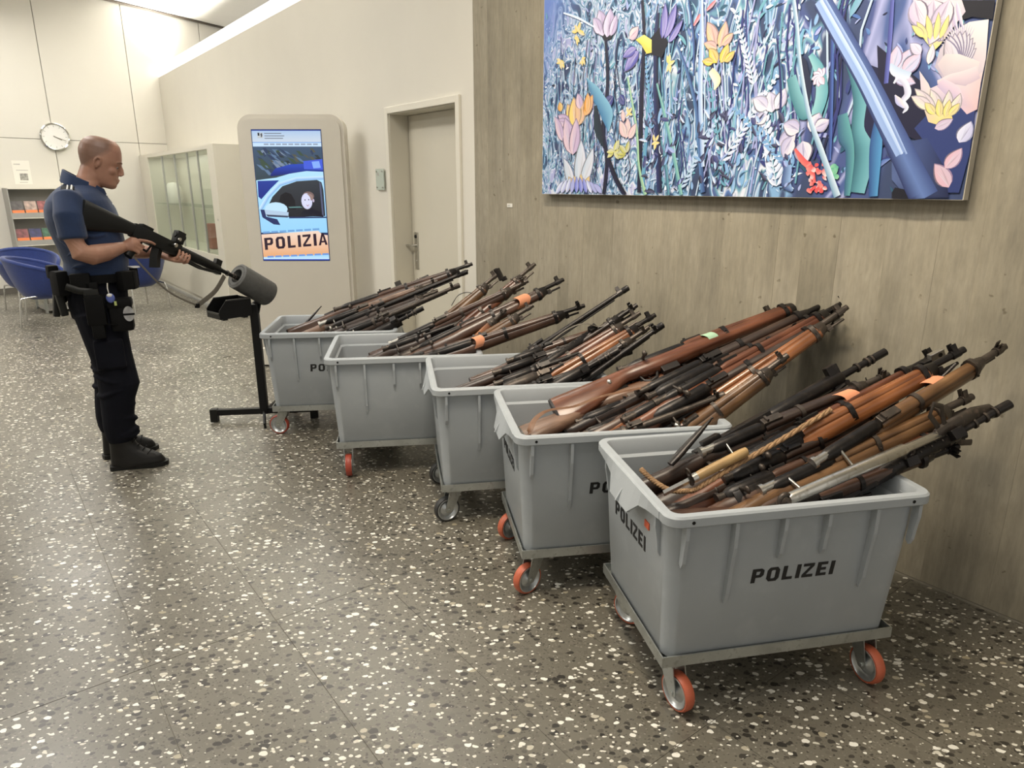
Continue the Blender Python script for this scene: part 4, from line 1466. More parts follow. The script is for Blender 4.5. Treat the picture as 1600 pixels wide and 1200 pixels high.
def fin_mesh():
    return MB().add([(-0.003, -0.003, RZ - 0.03), (0.02, -0.003, RZ - 0.03), (0.02, -0.003, RZ - 0.095), (-0.036, -0.003, RZ - 0.088), (-0.003, 0.003, RZ - 0.03), (0.02, 0.003, RZ - 0.03), (0.02, 0.003, RZ - 0.095), (-0.036, 0.003, RZ - 0.088)],
                    [(0, 1, 2, 3), (7, 6, 5, 4), (0, 4, 5, 1), (1, 5, 6, 2), (2, 6, 7, 3), (3, 7, 4, 0)]).mesh('flap_fin', M_plast)


def frame_mesh():
    mb = MB()
    x0, y0, x1, y1 = 0.032, 0.047, BL - 0.032, BW_ - 0.047
    t = 0.004
    h = 0.036
    for (a_, b2, c_, d_) in ((x0, y0, x1, y0 + t), (x0, y1 - t, x1, y1), (x0, y0 + t, x0 + t, y1 - t), (x1 - t, y0 + t, x1, y1 - t)):
        mb.box(a_, b2, FZ, c_, d_, FZ + h)
    for (a_, b2, c_, d_) in ((x0 + t, y0 + t, x1 - t, y0 + 0.04), (x0 + t, y1 - 0.04, x1 - t, y1 - t), (x0 + t, y0 + 0.04, x0 + 0.04, y1 - 0.04), (x1 - 0.04, y0 + 0.04, x1 - t, y1 - 0.04)):
        mb.box(a_, b2, FZ, c_, d_, FZ + 0.005)
    return mb.mesh('angle_frame', M_galv)


WR = 0.0625
CY = Matrix.Rotation(PI / 2, 4, 'X')


def caster_meshes():
    """swivel caster, trailing towards +x, wheel axle along y"""
    prof = [(WR - 0.0095, -0.016), (WR - 0.004, -0.0165), (WR, -0.009), (WR, 0.009), (WR - 0.004, 0.0165), (WR - 0.0095, 0.016)]
    ty = MB()
    ty.rings([[CY @ Vector((r_ * math.cos(2 * PI * k / 32), r_ * math.sin(2 * PI * k / 32), z)) for k in range(32)] for r_, z in prof], closed=True)
    hb = MB().lathe([(0.0, -0.017), (0.012, -0.017), (0.016, -0.012), (0.034, -0.006), (WR - 0.016, -0.012), (WR - 0.0125, -0.0178), (WR - 0.0093, -0.0172), (WR - 0.0093, 0.0172), (WR - 0.0125, 0.0178), (WR - 0.016, 0.012), (0.034, 0.006), (0.016, 0.012), (0.012, 0.017), (0, 0.017)], 32, CY)
    fk = MB()
    top = FZ - 0.006 - WR
    for s in (-1, 1):
        y0, y1 = s * 0.021, s * 0.0245
        mb_pts = [(-0.016, -0.012), (0.014, -0.014), (0.022, 0.0), (0.030 - 0.06, top - 0.02), (-0.075, top - 0.006), (-0.078, top - 0.012), (-0.05, 0.03)]
        mb_pts = [(-0.012, -0.012), (0.012, -0.012), (0.016, 0.004), (-0.004, top - 0.014), (-0.006, top - 0.004), (-0.068, top - 0.004), (-0.066, top - 0.016), (-0.040, 0.03)]
        fk.prism(mb_pts, min(y0, y1), max(y0, y1), Matrix.Rotation(PI / 2, 4, 'X'))
    fk.box(-0.068, -0.0245, top - 0.005, -0.006, 0.0245, top - 0.001)
    fk.cyl((-0.036, 0, top - 0.002), (-0.036, 0, top + 0.003), 0.026, 0.03, 18)
    fk.box(-0.082, -0.040, top + 0.002, 0.010, 0.040, top + 0.006)
    bt = MB().cyl((0, -0.029, 0), (0, 0.029, 0), 0.007, n=8)
    return (ty.mesh('tyre', M_tyre_o, 40), hb.mesh('hub', M_hub, 40), fk.mesh('fork', M_galv, 30), bt.mesh('axle_bolt', M_galv, 40))


TUB, RIBL, RIBS, FLAP, FIN, FRAME = bin_tub(), rib_mesh(0.262), rib_mesh(0.125), handle_mesh(), fin_mesh(), frame_mesh()
CAST = caster_meshes()
pgs, tl = letters('POLIZEI', lambda x, y: (x, y), None)


def lettering_mesh(width, height):
    mb = MB()
    k = width / tl
    for q in pgs:
        mb.prism([(x * k + y * height * 0.06, y * height) for x, y in q], -0.0004, 0.0009)
    return mb.mesh('lettering', M_ink)


LET_L, LET_S = lettering_mesh(0.266, 0.047), lettering_mesh(0.27, 0.052)
HOLE = MB().cyl((0, 0.001, 0), (0, -0.0008, 0), 0.0052, n=12).mesh('rim_hole', M_black)

BINS = {
    5: dict(o=(0.424, 1.716), th=11.2, text=True, tyre=M_tyre_o, yaw=(285, 275, 301, 280), label='nearest grey rolling bin, POLIZEI on its long and short side, full of long guns'),
    4: dict(o=(0.014, 2.347), th=9.0, text=True, tyre=M_tyre_o, yaw=(211, 250, 211, 160), label='second grey rolling bin from the front, red-brown rifles fanned high to the right'),
    3: dict(o=(-0.353, 2.955), th=9.5, text=False, tyre=M_tyre_k, yaw=(200, 30, 200, 170), label='middle grey rolling bin of the five, on black tyred casters'),
    2: dict(o=(-0.984, 3.52), th=8.0, text=False, tyre=M_tyre_r, yaw=(272, 280, 272, 80), label='fourth grey rolling bin, plain long side without lettering, one red wheel in view'),
    1: dict(o=(-1.549, 4.169), th=6.5, text=True, tyre=M_tyre_r, yaw=(170, 200, 170, 20), label='farthest grey rolling bin, beside the black clearing stand, POLIZEI on its side'),
}


def put(name, me, parent, loc=(0, 0, 0), rz=0.0, scale=None, M=None, mat=None):
    o = bpy.data.objects.new(name, me)
    COL.objects.link(o)
    o.parent = parent
    if M is not None:
        o.matrix_local = M
    else:
        o.location = loc
        o.rotation_euler = (0, 0, rz)
    if scale:
        o.scale = scale
    if mat:
        o.material_slots[0].link = 'OBJECT'
        o.material_slots[0].material = mat
    return o


BIN_M = {}
for k, b in BINS.items():
    e = empty('rolling_bin', (b['o'][0], b['o'][1], 0), R(b['th']))
    BIN_M[k] = Matrix.Translation((b['o'][0], b['o'][1], 0)) @ Matrix.Rotation(R(b['th']), 4, 'Z')
    tag(e, b['label'], 'bin')
    tub = put('tub', TUB, e)
    put('trolley_frame', FRAME, e)
    for i, (x, long) in enumerate(((0.062, 0), (0.210, 1), (0.362, 0), (0.500, 0), (0.655, 1), (0.795, 0))):
        me = RIBL if long else RIBS
        put('rib', me, tub, (x, 0, 0))
        put('rib', me, tub, (x, BW_, 0), PI)
    for x in (0.075, BL - 0.075):
        put('rim_hole', HOLE, tub, (x, -0.0002, RZ - 0.018))
    for s in (0, 1):
        mx = Matrix.Translation((BL * s, BW_ / 2, 0)) @ Matrix.Rotation(PI * s, 4, 'Z')
        put('pull_flap', FLAP, tub, M=mx)
        for dy in (0.0,):
            put('flap_fin', FIN, tub, M=mx @ Matrix.Translation((0, dy, 0)))
        for dy in (-0.22, 0.22):
            put('rib', RIBS, tub, M=mx @ Matrix.Translation((0.003, dy, 0)) @ Matrix.Rotation(-PI / 2, 4, 'Z'))
    if b['text']:
        # long side: wall leans 3.4 degrees
        zt = 0.426
        yt = 0.030 + (0.56 - zt) * 0.0749
        put('lettering', LET_L, tub, M=Matrix.Translation((0.289, yt - 0.0006, zt)) @ Matrix.Rotation(R(90 + 4.28), 4, 'X'))
        xt = 0.024 + (0.56 - 0.462) * 0.0562
        put('lettering', LET_S, tub, M=Matrix.Translation((xt - 0.0006, 0.485, 0.462)) @ Matrix.Rotation(R(-90), 4, 'Z') @ Matrix.Rotation(R(90 + 3.2), 4, 'X'))
    if k == 5:
        MBs = MB().box(0.0205, 0.178, 0.553, 0.0255, 0.212, 0.575)
        o = MBs.obj('sticker', M_orange_lbl, tub, label='small orange red sticker')
    for i, (cx, cy) in enumerate(((0.09, 0.10), (BL - 0.09, 0.10), (0.09, BW_ - 0.10), (BL - 0.09, BW_ - 0.10))):
        cs = empty('caster', (0, 0, 0))
        cs.parent = e
        ya = R(b['yaw'][i])
        cs.matrix_local = Matrix.Translation((cx, cy, WR)) @ Matrix.Rotation(ya, 4, 'Z') @ Matrix.Translation((0.036, 0, 0))
        put('tyre', CAST[0], cs, mat=b['tyre'])
        put('hub', CAST[1], cs)
        put('fork', CAST[2], cs)
        put('axle_bolt', CAST[3], cs)

# ================================================================ long guns
def oval_loft(secs, n=12):
    """secs: (x, z_centre, half_height, half_width)"""
    rg = []
    for x, zc, h, w in secs:
        ring = []
        for i in range(n):
            a_ = 2 * PI * i / n
            ca, sa = math.cos(a_), math.sin(a_)
            e_ = 0.75
            ring.append(Vector((x, w * math.copysign(abs(ca) ** e_, ca), zc + h * math.copysign(abs(sa) ** e_, sa))))
        rg.append(ring)
    return rg


def ringband(x0, x1, zc, h, w):
    return MB().rings(oval_loft([(x0, zc, h, w), (x1, zc, h, w)], 14))


def G_carbine(L=1.25, heavy=False, bare=0.0, cap=True):
    """full-stocked bolt-action rifle. x from butt 0 to muzzle L, z up"""
    s = L / 1.25
    f_end = (1.10 - bare) * s
    p = []
    st = MB().rings(oval_loft([(0.004, -0.05, 0.062, 0.021), (0.03, -0.05, 0.063, 0.023), (0.16 * s, -0.036, 0.050, 0.023), (0.27 * s, -0.018, 0.034, 0.021), (0.33 * s, -0.006, 0.024, 0.019),
                               (0.37 * s, -0.006, 0.025, 0.021), (0.42 * s, -0.010, 0.027, 0.026), (0.56 * s, -0.010, 0.026, 0.027), (0.62 * s, -0.006, 0.025, 0.025), (0.85 * s if bare < 0.3 else 0.7 * s, -0.002, 0.022, 0.021), (f_end, 0.002, 0.020, 0.020)]))
    p.append(('stock', st.mesh('stock', WOODS['brown'], 50), 'W'))
    p.append(('butt_plate', MB().rings(oval_loft([(-0.004, -0.05, 0.061, 0.020), (0.005, -0.05, 0.064, 0.0225)])).mesh('butt_plate', M_gun, 40), 'M'))
    h0 = 0.62 * s
    hg = MB().rings(oval_loft([(h0, 0.020, 0.012, 0.017), (h0 + 0.03, 0.022, 0.014, 0.018), (f_end - 0.02, 0.018, 0.011, 0.0145)], 10))
    p.append(('handguard', hg.mesh('handguard', WOODS['brown'], 50), 'W'))
    bl = MB().sweep([(0.58 * s, 0, 0.018), (0.9 * s, 0, 0.018), (L - 0.01, 0, 0.018), (L, 0, 0.018)], [0.0125, 0.0105, 0.0092, 0.0090], 10)
    p.append(('barrel', bl.mesh('barrel', M_gun, 50), 'M'))
    rr = 0.023 if heavy else 0.0175
    rc = MB().sweep([(0.36 * s, 0, 0.020), (0.375 * s, 0, 0.020), (0.40 * s, 0, 0.020), (0.60 * s, 0, 0.020), (0.625 * s, 0, 0.019)], [rr * 0.6, rr * 0.8, rr, rr, rr * 0.7], 14)
    if heavy:
        rc.cbox(0.385 * s, -0.024, -0.035, 0.61 * s, 0.024, 0.022, 0.006)
    p.append(('receiver', rc.mesh('receiver', M_gun, 40), 'R'))
    bo = MB().cyl((0.33 * s, 0, 0.024), (0.40 * s, 0, 0.024), 0.011, n=12)
    bo.cyl((0.318 * s, 0, 0.024), (0.333 * s, 0, 0.024), 0.015, n=12)
    bo.cyl((0.43 * s, -0.010, 0.026), (0.43 * s, -0.05, 0.010), 0.006, 0.0055, 8)
    bo.ball((0.43 * s, -0.056, 0.008), 0.011, 10)
    p.append(('bolt', bo.mesh('bolt', M_worn, 45), 'B'))
    tg = MB()
    x0 = 0.385 * s
    tg.sweep([(x0, 0, -0.030), (x0 + 0.006, 0, -0.052), (x0 + 0.03, 0, -0.062), (x0 + 0.06, 0, -0.056), (x0 + 0.075, 0, -0.034)], [(0.006, 0.0028)] * 5, 6, up=(0, 1, 0))
    tg.sweep([(x0 + 0.035, 0, -0.032), (x0 + 0.030, 0, -0.045), (x0 + 0.036, 0, -0.054)], 0.0025, 6)
    p.append(('trigger_guard', tg.mesh('trigger_guard', M_gun, 45), 'M'))
    p.append(('magazine', MB().cbox(0.475 * s, -0.015, -0.058 if not heavy else -0.045, 0.55 * s, 0.015, -0.02, 0.003).mesh('magazine', M_gun), 'M'))
    for xb in ((0.80 - bare * 0.5) * s, f_end - 0.02):
        hh = 0.030
        b_ = ringband(xb - 0.009, xb + 0.009, 0.008, hh, 0.023)
        b_.cyl((xb, -0.026, 0.004), (xb, 0.026, 0.004), 0.0035, n=8)
        p.append(('barrel_band', b_.mesh('barrel_band', M_gun, 40), 'M'))
    if cap:
        nc = MB().rings(oval_loft([(f_end - 0.005, 0.006, 0.025, 0.020), (f_end + 0.03, 0.010, 0.018, 0.013), (f_end + 0.035, 0.010, 0.013, 0.010)]))
        nc.cyl((f_end + 0.02, 0, -0.006), (f_end + 0.11, 0, -0.006), 0.0045, n=8)
        nc.box(f_end + 0.035, -0.004, -0.014, f_end + 0.055, 0.004, 0.006)
        p.append(('nose_cap', nc.mesh('nose_cap', M_gun, 40), 'M'))
    fs = MB()
    xs = L - 0.035
    fs.rings(oval_loft([(xs - 0.016, 0.018, 0.0115, 0.0115), (xs + 0.014, 0.018, 0.011, 0.011)], 10))
    fs.box(xs - 0.008, -0.0015, 0.026, xs + 0.006, 0.0015, 0.042)
    for s_ in (-1, 1):
        fs.box(xs - 0.010, s_ * 0.008 - 0.0015, 0.024, xs + 0.008, s_ * 0.008 + 0.0015, 0.046)
    p.append(('front_sight', fs.mesh('front_sight', M_gun), 'M'))
    rs_ = MB().cbox(h0 - 0.005, -0.011, 0.030, h0 + 0.085, 0.011, 0.041, 0.002)
    rs_.box(h0 + 0.01, -0.009, 0.041, h0 + 0.02, 0.009, 0.049)
    p.append(('rear_sight', rs_.mesh('rear_sight', M_gun), 'M'))
    return p


def G_assault(L=1.10, wood_butt=False, jacket=True, diopter=True):
    """long service rifle with straight butt, ribbed barrel jacket, bipod and ringed muzzle"""
    s = L / 1.1
    p = []
    st = MB().rings(oval_loft([(0.0, -0.035, 0.060, 0.020), (0.02, -0.035, 0.062, 0.022), (0.14 * s, -0.020, 0.046, 0.021), (0.24 * s, -0.004, 0.030, 0.019), (0.30 * s, 0.0, 0.026, 0.019)]))
    p.append(('stock', st.mesh('stock', M_rubber, 50), 'S'))
    rc = MB().cbox(0.29 * s, -0.020, -0.030, 0.60 * s, 0.020, 0.028, 0.005)
    rc.cbox(0.33 * s, -0.016, 0.026, 0.40 * s, 0.016, 0.040, 0.003)
    rc.cyl((0.53 * s, -0.020, 0.008), (0.53 * s, -0.042, 0.008), 0.0075, n=10)
    p.append(('receiver', rc.mesh('receiver', M_gun, 30), 'R'))
    gp = MB().sweep([(0.345 * s, 0, -0.026), (0.330 * s, 0, -0.07), (0.315 * s, 0, -0.115)], [(0.014, 0.022), (0.015, 0.021), (0.015, 0.022)], 10, up=(1, 0, 0))
    p.append(('pistol_grip', gp.mesh('pistol_grip', M_rubber, 50), 'S'))
    tg = MB().sweep([(0.365 * s, 0, -0.028), (0.37 * s, 0, -0.058), (0.41 * s, 0, -0.062), (0.425 * s, 0, -0.030)], [(0.006, 0.0025)] * 4, 6, up=(0, 1, 0))
    p.append(('trigger_guard', tg.mesh('trigger_guard', M_gun, 45), 'R'))
    mg = MB().sweep([(0.465 * s, 0, -0.025), (0.470 * s, 0, -0.07), (0.478 * s, 0, -0.090), (0.486 * s, 0, -0.112)], [(0.013, 0.032)] * 4, 4, up=(1, 0, 0))
    p.append(('magazine', mg.mesh('magazine', M_gun), 'R'))
    x0, x1 = 0.60 * s, 0.91 * s
    jk = MB().sweep([(x0 - 0.005, 0, 0.006), (x0 + 0.01, 0, 0.006), (x1 - 0.012, 0, 0.008), (x1, 0, 0.008)], [0.021, 0.0225, 0.0205, 0.014], 16)
    p.append(('barrel_jacket', jk.mesh('barrel_jacket', M_gun, 40), 'R'))
    if jacket:
        hs = MB()
        for j in range(5):
            for i in range(14):
                a_ = 2 * PI * j / 5 + (i % 2) * 0.3
                x = x0 + 0.03 + i * (x1 - x0 - 0.06) / 13
                r_ = 0.0222
                c_ = Vector((x, math.cos(a_) * r_, 0.007 + math.sin(a_) * r_))
                nn = Vector((0, math.cos(a_), math.sin(a_)))
                hs.cyl(c_ - nn * 0.003, c_ + nn * 0.0006, 0.0028, n=6)
        o_v = hs.mesh('vent_holes', M_worn)
        p.append(('vent_holes', o_v, 'V'))
    bl = MB().sweep([(x1 - 0.01, 0, 0.008), (x1 + 0.05, 0, 0.008), (L - 0.05, 0, 0.008), (L - 0.049, 0, 0.008), (L, 0, 0.008)], [0.0105, 0.0095, 0.0095, 0.0115, 0.0115], 12)
    p.append(('barrel', bl.mesh('barrel', M_gun, 50), 'R'))
    rg = MB()
    for x in (x1 + 0.055, x1 + 0.095, L - 0.06):
        rg.cyl((x, 0, 0.008), (x + 0.007, 0, 0.008), 0.0138, n=14)
    p.append(('muzzle_rings', rg.mesh('muzzle_rings', M_worn, 40), 'V'))
    fs = MB().cbox(x1 - 0.045, -0.012, 0.022, x1 - 0.005, 0.012, 0.05, 0.002)
    fs.box(x1 - 0.05, -0.016, -0.018, x1 + 0.005, 0.016, -0.006)
    p.append(('front_sight', fs.mesh('front_sight', M_gun), 'R'))
    if diopter:
        dp = MB().cbox(0.545 * s, -0.020, 0.03, 0.60 * s, 0.014, 0.085, 0.003)
        dp.cyl((0.54 * s, -0.004, 0.065), (0.61 * s, -0.004, 0.065), 0.012, n=12)
        p.append(('diopter_sight', dp.mesh('diopter_sight', M_gun, 30), 'R'))
        kb = MB().cyl((0.56 * s, -0.020, 0.045), (0.56 * s, -0.032, 0.045), 0.008, n=10)
        p.append(('sight_knob', kb.mesh('sight_knob', M_bright, 40), 'V'))
        kb = MB().cyl((0.53 * s, -0.042, 0.008), (0.53 * s, -0.050, 0.008), 0.009, n=10)
        p.append(('cocking_knob', kb.mesh('cocking_knob', M_bright, 40), 'V'))
    bp_ = MB()
    for s_ in (-1, 1):
        bp_.sweep([(x1 - 0.015, s_ * 0.014, -0.012), (x1 - 0.12, s_ * 0.016, -0.026), (x0 + 0.06, s_ * 0.014, -0.024)], 0.0055, 6)
    p.append(('folded_bipod', bp_.mesh('folded_bipod', M_gun, 40), 'R'))
    return p


def G_sporter(L=1.15):
    """slender rifle: half stock, long bare barrel, bulb at the muzzle"""
    p = G_carbine(L, False, 0.42, False)
    mz = MB().sweep([(L - 0.03, 0, 0.018), (L - 0.02, 0, 0.018), (L + 0.012, 0, 0.018), (L + 0.016, 0, 0.018)], [0.008, 0.013, 0.013, 0.009], 12)
    p.append(('muzzle_cap', mz.mesh('muzzle_cap', M_gun, 40), 'M'))
    rod = MB().cyl((0.66, 0, 0.003), (L - 0.08, 0, 0.006), 0.0035, n=8)
    p.append(('cleaning_rod', rod.mesh('cleaning_rod', M_gun, 40), 'M'))
    return p


def G_bright(L=0.75):
    """bright steel barrel assembly with ring loops and a looped guard"""
    p = []
    p.append(('barrel_tube', MB().sweep([(0.0, 0, 0), (0.01, 0, 0), (0.40, 0, 0), (0.41, 0, 0), (0.70, 0, 0)], [0.012, 0.0145, 0.0145, 0.011, 0.010], 16).mesh('barrel_tube', M_bright, 50), 'X'))
    lp = MB()
    lp.sweep([(-0.012 + 0.020 * math.cos(2 * PI * i / 16), 0, -0.004 + 0.020 * math.sin(2 * PI * i / 16)) for i in range(16)], 0.006, 8, closed=True, up=(0, 1, 0))
    p.append(('ring_loop', lp.mesh('ring_loop', M_worn, 50), 'X'))
    l2 = MB()
    l2.sweep([(0.42 + 0.017 * math.cos(2 * PI * i / 16), 0, -0.014 + 0.017 * math.sin(2 * PI * i / 16)) for i in range(16)], 0.005, 8, closed=True, up=(0, 1, 0))
    p.append(('ring_loop', l2.mesh('ring_loop', M_worn, 50), 'X'))
    gd = MB().sweep([(0.53, 0, 0.02), (0.50, 0, 0.06), (0.515, 0, 0.085), (0.545, 0, 0.07), (0.55, 0, 0.03), (0.565, -0.01, -0.01), (0.60, -0.012, -0.04), (0.64, -0.01, -0.052)], [(0.008, 0.0025)] * 8, 8, up=(0, 1, 0))
    p.append(('guard_loop', gd.mesh('guard_loop', M_worn, 50), 'X'))
    hd_ = MB().sweep([(0.52, 0, 0.0), (0.56, 0, 0.006), (0.66, 0, 0.012), (0.72, 0, 0.004), (0.75, 0, -0.01)], [(0.010, 0.016), (0.012, 0.020), (0.014, 0.022), (0.014, 0.020), (0.008, 0.012)], 12)
    p.append(('steel_head', hd_.mesh('steel_head', M_worn, 50), 'X'))
    return p


PROTO = {
    'k': G_carbine(1.25), 'kb': G_carbine(1.25, True), 'thin': G_sporter(1.15), 'asg': G_assault(1.10, diopter=False), 'jack': G_assault(1.05, diopter=False),
    'silver': G_bright(), 'service': G_assault(1.0, jacket=False),
}
PROTO['service'] = G_assault(1.0, jacket=False, diopter=False)
PLEN = {'k': 1.25, 'kb': 1.25, 'thin': 1.15, 'asg': 1.10, 'jack': 1.05, 'silver': 0.75, 'service': 1.0}


def gun(kind, name, M, scale, woodc, metal, label, group=None, cat='gun', recv=None, fat=1.3):
    e = empty(name, M=M @ Matrix.Diagonal((scale, fat, fat, 1)))
    tag(e, label, cat, group)
    for nm, me, slot in PROTO[kind]:
        mat = None
        if slot == 'W':
            mat = WOODS[woodc]
        elif slot == 'S':
            mat = WOODS[woodc] if woodc else M_rubber
        elif slot in ('M', 'R'):
            mat = recv if (slot == 'R' and recv) else metal
        elif slot == 'B':
            mat = M_worn if metal is M_gun else M_bright
        o_ = part(nm, me, e, mat)
        if nm == 'vent_holes' or nm == 'muzzle_rings':
            o_['kind'] = 'stuff'
    return e


def gun_matrix(Mz, Bt, roll):
    """butt point and muzzle point to a frame with x along the gun"""
    x = (Mz - Bt).normalized()
    z = Vector((0, 0, 1))
    y = z.cross(x).normalized()
    z = x.cross(y)
    Rm = Matrix((x, y, z)).transposed().to_4x4()
    return Matrix.Translation(Bt) @ Rm @ Matrix.Rotation(R(roll), 4, 'X')


def bin_gun(b, kind, mz, bt, roll, woodc, metal, label, name='rifle', group=None, recv=None):
    Mz, Bt = BIN_M[b] @ Vector(mz), BIN_M[b] @ Vector(bt)
    ln = (Mz - Bt).length
    off = Vector((0, 0, 0))
    return gun(kind, name, gun_matrix(Mz, Bt, roll), ln / PLEN[kind], woodc, metal, label, group, recv=recv)


